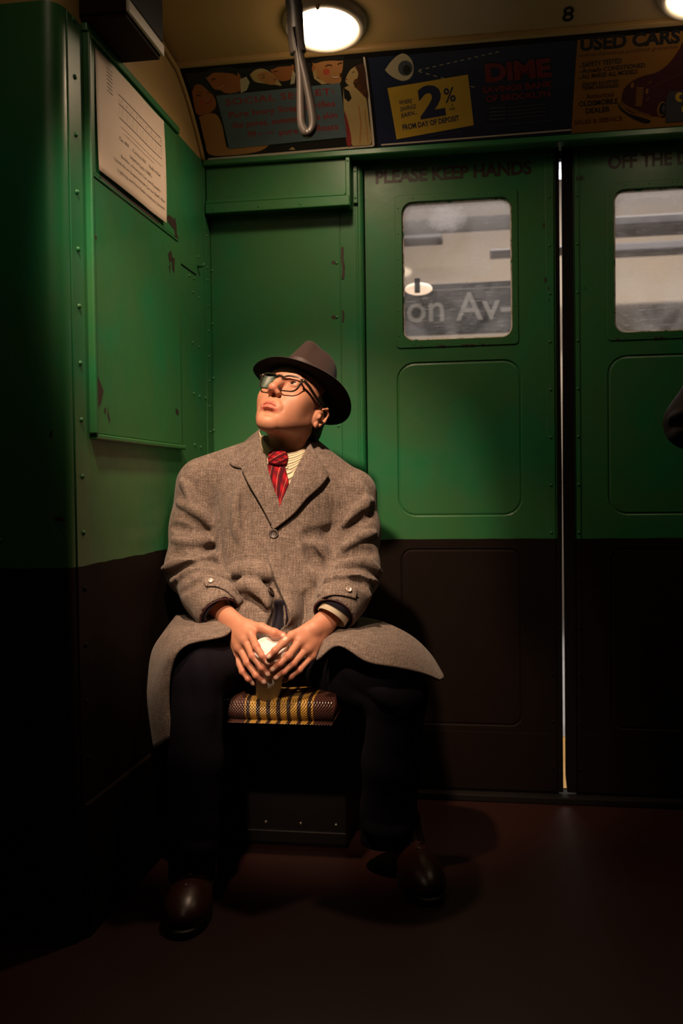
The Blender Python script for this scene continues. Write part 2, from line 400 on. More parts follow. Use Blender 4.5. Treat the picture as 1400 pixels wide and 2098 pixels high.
def make_door(name, x0, x1, wx0, wx1, strip, msg, mx0, mx1, sgn):
    d = empty(name, ((x0+x1)/2, DOORY, 0)); tag(d, kind='structure')
    V = []; F = []; y = DOORY
    hole = rrect(wx0, wx1, 1.397, 1.815, .032)
    zs = (1.352, .845, .025)
    rect_zone(V, F, x0, x1, zs[0], 1.985, [(hole, y), (rrect(wx0, wx1, 1.397, 1.815, .032), y+.030)], y, False)
    def emb(a, b, c, e, r=.05, s=1):
        return [(rrect(a-.006, b+.006, c-.006, e+.006, r+.006), y), (rrect(a-.002, b+.002, c-.002, e+.002, r+.002), y+.0035*s), (rrect(a+.004, b-.004, c+.004, e-.004, r-.004), y+.0012*s)]
    rect_zone(V, F, x0, x1, zs[1], zs[0], emb(wx0-.016, wx1+.020, .866, 1.326), y, True)
    rect_zone(V, F, x0, x1, zs[2], zs[1], emb(wx0-.010, wx1+.015, .228, .758, .03), y, True)
    # edges and back
    b = len(V); V += [(x0, y, .025), (x1, y, .025), (x1, y, 1.985), (x0, y, 1.985), (x0, y+.035, .025), (x1, y+.035, .025), (x1, y+.035, 1.985), (x0, y+.035, 1.985)]
    F += [(b, b+4, b+5, b+1), (b+1, b+5, b+6, b+2), (b+2, b+6, b+7, b+3), (b+3, b+7, b+4, b)]
    mesh_obj('door_skin', V, F, MAT['paint'], d, False)
    Vb = []; Fb = []
    rect_zone(Vb, Fb, x0, x1, zs[0], 1.985, [(hole, y+.035)], y+.035, False)
    b = len(Vb); Vb += [(x0, y+.035, .025), (x1, y+.035, .025), (x1, y+.035, zs[0]), (x0, y+.035, zs[0])]; Fb.append((b, b+3, b+2, b+1))
    mesh_obj('door_back', Vb, Fb, MAT['paint'], d, False)
    # window frame plate with its own rounded outline
    fo = rrect(wx0-.021, wx1+.017, 1.375, 1.836, .012); fi = rrect(wx0-.001, wx1+.001, 1.396, 1.816, .033)
    V = []; F = []; n = len(fo)
    for L, yy in ((fo, y), (fo, y-.0022), (rrect(wx0-.020, wx1+.016, 1.376, 1.835, .011), y-.003), (fi, y-.003), (fi, y+.012)):
        V += [(a, yy, c) for a, c in L]
    for k in range(4):
        for j in range(n): F.append((k*n+j, k*n+(j+1) % n, (k+1)*n+(j+1) % n, (k+1)*n+j))
    fr = mesh_obj('window_frame', V, F, MAT['paint'], d, False)
    for t in np.linspace(.08, .92, 6):
        rivet((wx0-.012, y-.003, 1.375+t*.46), (0, -1, 0), d, 'screw', SCR, .6); rivet((wx1+.009, y-.003, 1.375+t*.46), (0, -1, 0), d, 'screw', SCR, .6)
    for t in np.linspace(.1, .9, 5):
        xx = wx0+t*(wx1-wx0); rivet((xx, y-.003, 1.385), (0, -1, 0), d, 'screw', SCR, .6); rivet((xx, y-.003, 1.826), (0, -1, 0), d, 'screw', SCR, .6)
    # worn rim around the pane
    rim = rrect(wx0+.002, wx1-.002, 1.399, 1.813, .031, 8)
    V, F = tube([(a, y+.010, c) for a, c in rim], .0034, 6, True); mesh_obj('worn_rim', V, F, MAT['worn'], d, True)
    g = box('pane', (wx0-.004, y+.014, 1.393), (wx1+.004, y+.019, 1.819), MAT['glass'], d); g['label'] = 'scuffed hazy window pane'
    # rubber nosing and its screwed strip
    sx0, sx1 = strip
    st = box('edge_strip', (min(sx0, sx1), y-.003, .03), (max(sx0, sx1), y, 1.98), MAT['paint'], d, .0012)
    for i in range(14):
        zz = .10+i*.142; rivet(((sx0+sx1)/2, y-.003, zz), (0, -1, 0), d, 'screw', SCR, 1.15)
    # lettering
    if msg:
        U, F = text_uv(msg, mx0, mx1, 1.876, 1.917, .035, 0, .98)
        mesh_obj('lettering', [(u, y-.0008, v) for u, v in U], F, MAT['letter'], d, False)['label'] = 'brown stencilled words '+msg
    # flaked paint along the lower frame edge
    for i in range(7):
        xx = random.uniform(wx0, wx1); w = random.uniform(.004, .012)
        chip(d, [(xx+w*math.cos(a)*random.uniform(.5, 1), y-.003, 1.378+.003*math.sin(a)*random.uniform(.6, 1.2)) for a in np.linspace(0, 5.6, 7)], (0, -1, 0), .0005)
    for i in range(4):
        xx = (sx0+sx1)/2-sgn*random.uniform(.0, .03); zz = random.uniform(1.5, 1.86); w = random.uniform(.002, .005)
        chip(d, [(xx+w*math.cos(a)*random.uniform(.5, 1), y-.003, zz+2.2*w*math.sin(a)*random.uniform(.5, 1.2)) for a in np.linspace(0, 5.6, 7)], (0, -1, 0), .0005)
    box('kick_plate', (x0+.004, y-.0025, .03), (x1-.004, y, .205), MAT['paint'], d, .001)
    return d
def glass_mat():
    m, nt, bs = new_mat('scuffed_glass'); out = nt.nodes['Material Output']
    p = posco(nt); sx = N(nt, 'ShaderNodeSeparateXYZ'); nt.links.new(p, sx.inputs[0])
    tr = N(nt, 'ShaderNodeBsdfTransparent'); tr.inputs[0].default_value = (.93, .92, .91, 1)
    tl = N(nt, 'ShaderNodeBsdfTranslucent'); tl.inputs[0].default_value = (.80, .78, .80, 1)
    gl = N(nt, 'ShaderNodeBsdfGlossy'); gl.inputs['Roughness'].default_value = .04
    a = noise(nt, 7, 5, .6, p, .6); b = noise(nt, 1.0, 3, .6, mapped(nt, p, (25, 1, 240))); c = noise(nt, 160, 2, .6, p)
    hz = mth(nt, 'MULTIPLY', mth(nt, 'SUBTRACT', a, .36, clamp=True), .4)
    hz = mth(nt, 'ADD', hz, mth(nt, 'MULTIPLY', mth(nt, 'SUBTRACT', b, .55, clamp=True), .7))
    hz = mth(nt, 'ADD', hz, mth(nt, 'MULTIPLY', mth(nt, 'SUBTRACT', c, .6, clamp=True), .6))
    # wiped-hand smear on the left pane, dust thicker towards the top rail
    dx = mth(nt, 'MULTIPLY', mth(nt, 'SUBTRACT', sx.outputs['X'], .735), 12.0); dz = mth(nt, 'MULTIPLY', mth(nt, 'SUBTRACT', sx.outputs['Z'], 1.765), 17.0)
    rr = mth(nt, 'ADD', mth(nt, 'MULTIPLY', dx, dx), mth(nt, 'MULTIPLY', dz, dz))
    sm = mth(nt, 'MULTIPLY', mth(nt, 'SUBTRACT', 1.0, mth(nt, 'ADD', rr, mth(nt, 'MULTIPLY', noise(nt, 60, 4, .7, p), .9)), clamp=True), .9)
    tp = mth(nt, 'MULTIPLY', mth(nt, 'SUBTRACT', sx.outputs['Z'], 1.70, clamp=True), 2.2)
    hz = mth(nt, 'ADD', mth(nt, 'ADD', hz, mth(nt, 'MULTIPLY', sm, .8)), tp, clamp=True)
    hz = mth(nt, 'MINIMUM', mth(nt, 'ADD', hz, .012), .8)
    mx = N(nt, 'ShaderNodeMixShader'); nt.links.new(hz, mx.inputs[0]); nt.links.new(tr.outputs[0], mx.inputs[1]); nt.links.new(tl.outputs[0], mx.inputs[2])
    m2 = N(nt, 'ShaderNodeMixShader'); m2.inputs[0].default_value = .05; nt.links.new(mx.outputs[0], m2.inputs[1]); nt.links.new(gl.outputs[0], m2.inputs[2])
    nt.links.new(m2.outputs[0], out.inputs['Surface']); return m
MAT['glass'] = glass_mat()
def worn_mat():
    m, nt, bs = new_mat('worn_window_rim'); p = posco(nt)
    c = ramp(nt, noise(nt, 22, 4, .7, p), [(.42, (.75, .70, .66)), (.56, (.45, .38, .3)), (.6, (.02, .16, .07)), (.75, (.16, .09, .04))])
    nt.links.new(c, bs.inputs['Base Color']); bs.inputs['Roughness'].default_value = .6; return m
MAT['worn'] = worn_mat()
d1 = make_door('door_1', .487, 1.0555, .600, .929, (1.026, 1.050), 'PLEASE KEEP HANDS', .521, .988, 1)
d2 = make_door('door_2', 1.1065, 1.675, 1.224, 1.553, (1.124, 1.112), 'OFF THE DOOR', 1.208, 1.545, -1)
def nosing(name, x0, x1, top, bot, parent):
    # rubber edge, a little uneven so that the gap between the leaves narrows and opens again
    V = []; F = []; n = 40
    for i in range(n+1):
        z = .03+(1.975-.03)*i/n
        w = bot(z)
        for (xx, yy) in ((x0 if top > 0 else w, .016), (w if top > 0 else x1, .016), (w if top > 0 else x1, .034), (x0 if top > 0 else w, .034)): V.append((xx, yy, z))
    for i in range(n):
        for j in range(4): k = (j+1) % 4; F.append((4*i+j, 4*i+k, 4*i+4+k, 4*i+4+j))
    F += [(3, 2, 1, 0), (4*n, 4*n+1, 4*n+2, 4*n+3)]
    return mesh_obj(name, V, F, MAT['rubber'], parent, False)
gl_ = lambda z: 1.0672+.0022*math.exp(-((z-.95)/.28)**2)
gr_ = lambda z: 1.0748-.0018*math.exp(-((z-.95)/.30)**2)+.010*max(0, (.055-z)/.055)
nosing('rubber_edge', 1.0555, None, 1, gl_, d1); nosing('rubber_edge', None, 1.1065, -1, gr_, d2)
# far door post and the wall after it (out of frame)
tag(box('trim_6', (.45, .042, 0), (.498, .075, 1.957), MAT['black']), kind='structure')
wr = box('wall_right', (1.69, 0.0, 0), (4.2, .04, 1.957), MAT['paint']); tag(wr, kind='structure')
hd = box('trim_5', (.468, .062, 1.93), (1.69, .09, 1.957), MAT['black']); tag(hd, kind='structure')

# ---- end wall (left) -------------------------------------------------------
wl = empty('wall_left', (0, -.5, 0)); tag(wl, kind='structure')
# plan outline: from the corner towards the camera, rounded edge, then the face turned to the camera
pl = [(-.06, .04), (0, .04), (0, -1.0)]+[(-.04+.04*math.cos(math.radians(a)), -1.0-.04*math.sin(math.radians(a))) for a in range(10, 91, 10)]+[(-1.4, -1.04), (-1.4, -.98), (-.06, -.98)]
def plan(name, pts, z0, z1, m, parent, smooth=False):
    n = len(pts); V = [(p[0], p[1], z0) for p in pts]+[(p[0], p[1], z1) for p in pts]
    F = [(j, (j+1) % n, n+(j+1) % n, n+j) for j in range(n)]+[tuple(range(n))[::-1], tuple(range(n, 2*n))]
    o = mesh_obj(name, V, F, m, parent, smooth)
    bm = bmesh.new(); bm.from_mesh(o.data); bmesh.ops.recalc_face_normals(bm, faces=bm.faces[:]); bm.to_mesh(o.data); bm.free()
    if smooth:
        bm = bmesh.new(); bm.from_mesh(o.data)
        for e in bm.edges:
            if len(e.link_faces) == 2 and e.calc_face_angle() > math.radians(35): e.smooth = False
        bm.to_mesh(o.data); bm.free()
    return o
plan('wall_sheet', pl, 0, 1.952, MAT['paint'], wl, True)
plan('wall_head', [(p[0]-.001, p[1]) for p in pl], 1.952, 2.40, MAT['cream'], wl, True)
# curved bead where the end wall meets cove and ceiling
V, F = tube([(0.004, y-.004, z-.003) for y, z in COVE[::4]]+[(0.004, -.40, 2.138), (0.004, -.75, 2.19)], .007, 8); mesh_obj('bead', V, F, MAT['cream'], wl, True)
# service hatch: two leaves in a frame of angle strips
def xbox(name, y0, y1, z0, z1, t, b=.0015, m=None): return box(name, (0.0, y0, z0), (t, y1, z1), m or MAT['paint'], wl, b)
ZT0, ZT1, ZB0, ZB1, YA, YB = 1.650, 1.940, 1.078, 1.640, -.905, -.316
xbox('hatch_leaf', YA, YB, ZT0, ZT1, .006); xbox('hatch_leaf', YA, YB, ZB0, ZB1, .006)
xbox('hatch_frame', YA-.02, YB+.004, ZT1+.001, ZT1+.020, .014, .003)
xbox('hatch_frame', YA-.012, YB+.008, ZB0-.014, ZB0-.002, .016, .003)
xbox('hatch_frame', YA-.018, YA-.006, ZB0-.002, ZT1, .018, .003)
xbox('hatch_hinge', YA, YB-.004, ZT0-.008, ZT0-.002, .0085, .002)
xbox('corner_strip', -.060, -.001, .30, 1.952, .003, .001)
xbox('edge_band', -.998, -.925, .02, 1.95, .003, .001)
for i in range(16):
    z = .14+i*.1203
    rivet((.003, -.968, z), (1, 0, 0), wl, 'rivet', RIV, 1.25)
    rivet((-.150, -1.04, z-.012), (0, -1, 0), wl, 'rivet', RIV, 1.3)
    rivet((-.62, -1.04, z-.012), (0, -1, 0), wl, 'rivet', RIV, 1.3)
for py_ in (452, 486, 550, 575, 627, 678, 730, 780, 832, 884): 
    p = on_x(427, py_, .003); rivet((.003, -.036, p[2]), (1, 0, 0), wl, 'rivet', RIV, .85)
for q in ((388, 565), (397, 571), (395, 599), (407, 610), (395, 702), (408, 711), (397, 806), (409, 812), (421, 815), (399, 911), (411, 916), (406, 526)):
    p = on_x(*q, 0.0); rivet((0.0, p[1], p[2]), (1, 0, 0), wl, 'rivet', RIV, .85)
# little coat hook and slot
hk = on_x(405, 546, 0.0); V, F = tube([hk, hk+np.array([.012, 0, .0]), hk+np.array([.022, -.002, .006])], [.005, .0045, .006], 8); mesh_obj('coat_hook', V, F, MAT['paint'], wl, True)
a, b = on_x(371, 541, 0.0), on_x(401, 563, 0.0); V, F = tube([a+np.array([.001, 0, 0]), b+np.array([.001, 0, 0])], .0018, 6); mesh_obj('slot', V, F, MAT['black'], wl, False)
# lost paint
fx = lambda t: (lambda a, b: on_x(a, b, t))
chip(wl, blob_px([(191, 759), (196, 762), (206, 785), (212, 800), (207, 825), (201, 836), (199, 848), (192, 848)], fx(.006)), (1, 0, 0), .0006)
for poly in ([(213, 838), (217, 834), (217, 845), (214, 848)], [(221, 830), (222, 845), (226, 862), (224, 866), (220, 850)], [(193, 480), (199, 486), (196, 492)], [(344, 520), (350, 512), (354, 530), (348, 540)], [(352, 530), (358, 528), (357, 560), (353, 552)], [(346, 545), (349, 540), (348, 562)], [(360, 835), (366, 842), (366, 850), (360, 848)]):
    chip(wl, blob_px(poly, fx(.006)), (1, 0, 0), .0006)
chip(wl, blob_px([(341, 444), (346, 440), (352, 445), (356, 450), (358, 444), (361, 460), (362, 478), (366, 490), (362, 494), (360, 488), (357, 470), (350, 462), (345, 456)], fx(.006)), (1, 0, 0), .0006)
chip(wl, blob_px([(206, 358), (215, 362), (235, 380), (258, 397), (275, 412), (295, 428), (312, 443), (326, 455), (325, 463), (318, 460), (300, 447), (280, 431), (262, 417), (240, 401), (220, 384), (207, 370)], fx(.006)), (1, 0, 0), .0006)
for poly in ([(103, 885), (108, 880), (106, 897), (101, 894)], [(110, 1060), (122, 1058), (136, 1066), (128, 1070), (114, 1066)]):
    chip(wl, [at(a, b, -1.04) for a, b in poly], (0, -1, 0), .0006)
# skirting of the end wall
xbox('skirting', -.99, -.001, 0.0, .285, .012, .004)

# ---- far side and ends of the car, behind and beside the camera
for nm, lo, hi in (('wall_front', (-2.2, -4.64, 0), (4.2, -4.6, 2.4)), ('wall_far_end', (4.2, -4.6, 0), (4.24, .04, 2.4)), ('wall_vestibule', (-2.24, -4.6, 0), (-2.2, .04, 2.4))):
    tag(box(nm, lo, hi, MAT['paint']), kind='structure')
tag(box('ceiling_far', (-2.2, -4.6, 2.16), (4.2, -2.565, 2.2), MAT['cream']), kind='structure')

# ---- ceiling numeral
U, F = text_uv('8', -.014, .014, -.03, .03, .01)
c8 = np.array(on_x(0, 0)); d8 = ray(1165, 28); t8 = (CEIL(-.32)-CAM[2])/d8[2]; c8 = CAM+d8*t8
for _ in range(4): t8 = (CEIL(c8[1])-CAM[2])/d8[2]; c8 = CAM+d8*t8
o8 = mesh_obj('numeral', [(c8[0]+u, c8[1]-v, CEIL(c8[1]-v)-.0015) for u, v in U], F, MAT['black'], ce, False); o8['label'] = 'black painted numeral 8'

# ---- ceiling lamps ---------------------------------------------------------
def opal(e):
    m, nt, bs = new_mat('opal_glass_lit'); bs.inputs['Base Color'].default_value = (.9, .86, .8, 1); bs.inputs['Roughness'].default_value = .25
    bs.inputs['Emission Color'].default_value = (1.0, .80, .56, 1); bs.inputs['Emission Strength'].default_value = e
    return m
MAT['lamp_ring'] = simple('ivory_lamp_ring', (.50, .44, .34), .35, .08, 20)
def make_lamp(L, label):
    x, y = L['p']; z = CEIL(y) if y > -1.0 else (2.30 if y > -1.8 else CEIL(-2.85-y))
    root = empty('ceiling_light', (x, y, z)); tag(root, label, 'lamp', "bull's-eye ceiling lamps")
    sl = .15 if y > -1 else (0.0 if y > -1.8 else -.15)
    R = Matrix.Translation((x, y, z)) @ Matrix.Rotation(math.atan(-sl), 4, 'X') @ Matrix.Rotation(math.pi, 4, 'X')
    def add(nm, prof, m):
        V, F = lathe(prof, 56); V = [R @ Vector(v) for v in V]
        o = mesh_obj(nm, V, F, m, root, True)
        bm = bmesh.new(); bm.from_mesh(o.data); bmesh.ops.recalc_face_normals(bm, faces=bm.faces[:]); bm.to_mesh(o.data); bm.free(); return o
    add('rim', [(.110, -.004), (.109, .006), (.105, .014), (.101, .021), (.093, .024), (.087, .020), (.084, .012)], MAT['lamp_ring'])
    add('lens', [(.0005, .0395)]+[(.0875*math.sin(math.radians(a)), .010+.0295*math.cos(math.radians(a))) for a in range(6, 91, 7)], opal(L['emit']))
    sc = inst('thumb_screw', dome_mesh(MAT['steel'], .006, .010), R @ Matrix.Translation((0, .098, .022)), root)
    # the bulb's own light, thrown by the lens
    P = R @ Vector((0, 0, .055))
    ld = bpy.data.lights.new('beam', 'SPOT'); ld.energy = L['beam']; ld.color = WARM; ld.spot_size = math.radians(L['cone']); ld.spot_blend = 1.0; ld.shadow_soft_size = .045
    lo = bpy.data.objects.new('beam', ld); lo.location = P; lo.rotation_euler = (Vector(L['aim'])-P).to_track_quat('-Z', 'Y').to_euler(); link(lo, root)
    ad = bpy.data.lights.new('glow', 'POINT'); ad.energy = L['glow']; ad.color = WARM; ad.shadow_soft_size = .05
    ao = bpy.data.objects.new('glow', ad); ao.location = R @ Vector((0, 0, .10)); link(ao, root)
    return root
make_lamp(LAMPS[0], 'lit round opal ceiling lamp right above the seated man')
make_lamp(LAMPS[1], 'round ceiling lamp cut by the top right corner')
make_lamp(LAMPS[3], 'added fill lamp over the seats across the car, unseen behind the viewer')
make_lamp(LAMPS[2], 'round ceiling lamp over the middle aisle, above the picture')

# ---- outside: platform ------------------------------------------------------
MAT['tile'] = simple('station_wall', (.40, .32, .245), .6, .10, 2.0)
MAT['beam'] = simple('station_steel_blue_grey', (.09, .085, .095), .5, .15, 4)
MAT['concrete'] = simple('platform_concrete', (.30, .29, .30), .7, .15, 6)
MAT['yellow'] = simple('platform_yellow_edge', (.62, .33, .06), .6, .12, 30)
MAT['signblack'] = simple('sign_black', (.016, .012, .012), .45, .15, 10)
MAT['signwhite'] = simple('sign_white', (.34, .32, .30), .5, .08, 20)
pf = empty('platform', (1.2, 2, -.03)); tag(pf, kind='structure')
box('platform_slab', (-4, .86, -.2), (7, 4.9, -.02), MAT['concrete'], pf); box('edge_strip', (-4, .22, -.2), (7, .86, -.021), MAT['yellow'], pf)
tag(box('station_wall', (-4, 4.2, -.2), (7, 4.3, 3.6), MAT['tile']), kind='structure')
tag(box('station_ceiling', (-4, .25, 3.3), (7, 4.3, 3.4), MAT['concrete']), kind='structure')
def beam(a, b, Y, dy, label):
    (x0, y0), (x1, y1) = a, b; p, q = at(x0, y0, Y), at(x1, y1, Y)
    tag(box('steel_beam', (min(p[0], q[0]), Y, min(p[2], q[2])), (max(p[0], q[0]), Y+dy, max(p[2], q[2])), MAT['beam'], None, .01), label, 'beam', 'station beams')
beam((700, 498), (905, 476), 3.6, .2, 'dark steel beam across the station behind the left window')
beam((1004, 517), (1160, 502), 3.3, .2, 'short dark beam end at the right side of the left window')
beam((1180, 502), (1900, 483), 3.6, .2, 'long dark beam crossing the station behind the right window')
beam((1180, 447), (1900, 428), 3.0, .3, 'upper beam near the top of the right window')
beam((700, 462), (1110, 436), 2.9, .3, 'upper beam near the top of the left window')
sg = empty('station_sign', (.7, 2.0, 1.73)); tag(sg, 'black station name sign with white letters seen through the left window', 'sign')
box('board', (.20, 2.0, 1.732), (1.06, 2.06, 1.985), MAT['signblack'], sg, .004)
box('stripe', (.20, 1.996, 1.950), (1.06, 2.0, 1.954), MAT['signwhite'], sg)
U, F = text_uv('on Av-', .437, .962, 1.792, 1.935, .012)
mesh_obj('letters', [(u, 1.997, v) for u, v in U], F, MAT['signwhite'], sg, False)['label'] = 'white letters on Av-'
for x in (.3, .98): V, F = tube([(x, 2.03, 1.98), (x, 2.03, 3.3)], .008, 8); mesh_obj('hanger', V, F, MAT['steel'], sg)
# glowing oval stands for a car lamp's reflection, dark bar for the strap
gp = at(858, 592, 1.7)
gl = empty('lamp_reflection', gp); tag(gl, 'small glowing oval standing for a reflected car lamp, with a dark bracket seen through the left window', 'lamp')
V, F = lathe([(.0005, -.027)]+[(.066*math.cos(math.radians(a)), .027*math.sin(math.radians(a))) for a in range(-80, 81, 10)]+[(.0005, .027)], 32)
mesh_obj('glow_oval', [tuple(np.array(v)+gp) for v in V], F, simple('lamp_reflection_glow', (.9, .8, .7), .4, .02, emit=(1, .72, .5), estr=1.2), gl)
box('bar', (gp[0]-.013, gp[1]-.085, gp[2]-.034), (gp[0]+.013, gp[1]-.068, gp[2]+.034), MAT['black'], gl, .003)
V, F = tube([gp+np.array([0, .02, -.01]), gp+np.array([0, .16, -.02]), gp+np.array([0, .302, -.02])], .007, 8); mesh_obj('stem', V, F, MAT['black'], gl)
# fluorescent tubes of the station
def tube_light(y, z, x0, x1, w, label, e=9.0):
    r_ = empty('fluorescent_light', ((x0+x1)/2, y, z)); tag(r_, label, 'lamp', 'station fluorescent lights')
    box('housing', (x0, y-.07, z+.03), (x1, y+.07, z+.09), MAT['signwhite'], r_, .008)
    V, F = tube([(x0+.03, y, z), (x1-.03, y, z)], .019, 12); mesh_obj('tube', V, F, simple('fluorescent_glow', (.9, .9, .95), .4, .01, emit=(.86, .90, 1.0), estr=e), r_)
    ld = bpy.data.lights.new('tube_light', 'AREA'); ld.shape = 'RECTANGLE'; ld.size = x1-x0; ld.size_y = .08; ld.energy = w; ld.color = (1.0, .90, .80)
    lo = bpy.data.objects.new('tube_light', ld); lo.location = ((x0+x1)/2, y, z-.03); link(lo, r_)
STN = 34.0
tube_light(1.25, 2.26, .95, 2.2, STN*.35, 'fluorescent tube seen through the top of the door gap')
tube_light(1.6, 3.2, -1.2, .6, STN*.9, 'fluorescent tube over the platform left of the name sign')
tube_light(2.9, 3.2, .2, 3.2, STN*2.6, 'fluorescent tube over the far part of the platform')
# ================================================================== CAR CARDS (flat print on curved cards)
def pm(name, col, rough=.55): return simple(name, col, rough, .10, 25)
INK = dict(black=pm('ink_black', (.010, .008, .008)), night=pm('card_night', (.012, .008, .007)), skin=pm('ink_skin', (.42, .19, .06)), skin2=pm('ink_skin_deep', (.36, .12, .035)),
           blush=pm('ink_blush', (.45, .07, .03)), pale=pm('ink_pale_gold', (.46, .32, .13)), hair=pm('ink_auburn', (.06, .018, .008)), teal=pm('card_teal', (.10, .145, .165)), red=pm('ink_red', (.26, .03, .03)),
           white=pm('card_white', (.62, .52, .42)), navy=pm('card_navy', (.010, .014, .048)), yellow=pm('card_yellow', (.55, .34, .035)), blue=pm('ink_blue', (.012, .016, .06)),
           iris=pm('ink_grey', (.06, .07, .08)), cream=pm('ink_cream', (.50, .42, .27)), ochre=pm('card_ochre', (.26, .115, .015)), maroon=pm('ink_maroon', (.055, .010, .014)), dred=pm('ink_dark_red', (.15, .011, .012)), slate=pm('ink_slate', (.05, .05, .07)), brown=pm('ink_brown', (.10, .03, .008)))
def cove_mesh(name, V2, F, off, m, parent):
    """map flat (x, s) geometry onto the cove, cut finely so that it follows the curve"""
    bm = bmesh.new(); vs = [bm.verts.new((float(a), float(b), 0)) for a, b in V2]
    for f in F:
        try: bm.faces.new([vs[i] for i in f])
        except ValueError: pass
    s0, s1 = min(v[1] for v in V2), max(v[1] for v in V2)
    for c in np.arange(-.03, .45, .006):
        if s0 < c < s1:
            bmesh.ops.bisect_plane(bm, geom=bm.verts[:]+bm.edges[:]+bm.faces[:], plane_co=(0, c, 0), plane_no=(0, 1, 0))
    bmesh.ops.triangulate(bm, faces=bm.faces[:])
    bm.verts.ensure_lookup_table()
    for v in bm.verts:
        p = cove_pt(v.co.x, v.co.y, off); v.co = p
    bm.normal_update()
    for f in bm.faces:
        if f.normal.y > 0: f.normal_flip()
    return bm_obj(name, bm, m, parent, False)
LV = [0]
def pol(parent, pts, ink, name='print', lv=None, smooth=0):
    """printed area from photograph points"""
    if smooth: pts = [tuple(p) for p in catmull(list(pts)+[pts[0]], smooth)[:-1]]
    LV[0] += 1
    P = [cove_us(*q) for q in pts]
    return cove_mesh(name, P, [tuple(range(len(P)))], .0013+.00003*LV[0] if lv is None else lv, INK[ink], parent)
def words(parent, s, a, b, hgt, ink, bold=.01, shear=0.0, spacing=1.0, up=None, lv=None):
    """a, b: photograph ends of the baseline; hgt: photograph height of the capitals"""
    V, F = text_mesh(s, bold, shear, spacing)
    lo, hi = V.min(0), V.max(0); k = (V[:, 0]-lo[0])/(hi[0]-lo[0])
    cap = .72; LV[0] += 1
    a = np.array(a, float); b = np.array(b, float); nrm = np.array([-(b-a)[1], (b-a)[0]])/np.linalg.norm(b-a)*-1
    if up is not None: nrm = np.array(up, float)/np.linalg.norm(up)
    A, B = np.array(cove_us(*a)), np.array(cove_us(*b)); C_, D = np.array(cove_us(*(a+nrm*hgt))), np.array(cove_us(*(b+nrm*hgt)))
    v = V[:, 1]/cap
    P = [(A*(1-t)+B*t)*(1-w)+(C_*(1-t)+D*t)*w for t, w in zip(k, v)]
    return cove_mesh('lettering', P, F, .0013+.00003*LV[0] if lv is None else lv, INK[ink], parent)
def oval(parent, c, rx, ry, ink, rot=0.0, n=20, name='print'):
    r_ = math.radians(rot)
    return pol(parent, [(c[0]+rx*math.cos(t)*math.cos(r_)-ry*math.sin(t)*math.sin(r_), c[1]+rx*math.cos(t)*math.sin(r_)+ry*math.sin(t)*math.cos(r_)) for t in np.linspace(0, 2*math.pi, n, endpoint=False)], ink, name)
def line(parent, pts, w, ink):
    P = np.array(pts, float); T = np.gradient(P, axis=0); T /= np.linalg.norm(T, axis=1)[:, None]; Nn = np.stack([-T[:, 1], T[:, 0]], 1)*w/2
    L = list(P+Nn)+list((P-Nn)[::-1]); n = len(P); LV[0] += 1
    Q = [cove_us(*q) for q in L]
    return cove_mesh('print', Q, [(i, i+1, 2*n-2-i, 2*n-1-i) for i in range(n-1)], .0013+.00003*LV[0], INK[ink], parent)
def card(x0, x1, ink, label, margin='white'):
    c = empty('poster', tuple(cove_pt((x0+x1)/2, .0))); tag(c, label, 'poster', 'car cards in the cove')
    s0, s1 = .002, _cs[-1]-.001
    n = 46; V = []; F = []
    for off in (.0010, .0002):
        for i in range(n+1):
            s = min(max(.006*i, s0), s1)
            V += [cove_pt(x0, s, off), cove_pt(x1, s, off)]
    K = 2*(n+1)
    for i in range(n):
        F += [(2*i, 2*i+2, 2*i+3, 2*i+1), (K+2*i, K+2*i+1, K+2*i+3, K+2*i+2)]
        F += [(2*i, K+2*i, K+2*i+2, 2*i+2), (2*i+1, 2*i+3, K+2*i+3, K+2*i+1)]
    F += [(0, 1, K+1, K), (2*n, K+2*n, K+2*n+1, 2*n+1)]
    o = mesh_obj('card', V, F, INK[ink], c, False)
    bm = bmesh.new(); bm.from_mesh(o.data); bmesh.ops.recalc_face_normals(bm, faces=bm.faces[:]); bm.to_mesh(o.data); bm.free()
    LV[0] = 0
    return c
X_ = lambda px, py: cove_us(px, py)[0]
# --- card 1: couples in evening dress behind a teal slip
c1 = card(.020, X_(764, 298), 'night', 'soap advertisement with dancing couples behind a teal text slip')
pol(c1, [(426, 324), (766, 296), (766, 300), (427, 329)], 'white')
pol(c1, [(744, 116), (748, 116), (768, 297), (763, 298)], 'white')
# far left woman
pol(c1, [(392, 176), (402, 168), (425, 182), (440, 200), (443, 215), (437, 226), (425, 233), (405, 234), (398, 215)], 'skin2', smooth=36)
pol(c1, [(384, 160), (402, 160), (432, 170), (440, 192), (428, 186), (412, 173), (400, 174), (393, 186)], 'black', smooth=36)
pol(c1, [(436, 222), (446, 250), (443, 262), (434, 238)], 'black')
pol(c1, [(408, 238), (440, 232), (455, 255), (462, 290), (470, 303), (520, 298), (552, 294), (530, 310), (470, 318), (430, 316), (420, 290)], 'skin', smooth=44)
line(c1, [(402, 196), (407, 194), (413, 196)], 2.2, 'hair'); line(c1, [(425, 190), (430, 188), (434, 191)], 2, 'hair'); line(c1, [(422, 212), (430, 209), (434, 203)], 2.6, 'red'); line(c1, [(402, 190), (408, 187), (414, 190)], 1.2, 'hair')
oval(c1, (414, 208), 5, 4, 'blush')
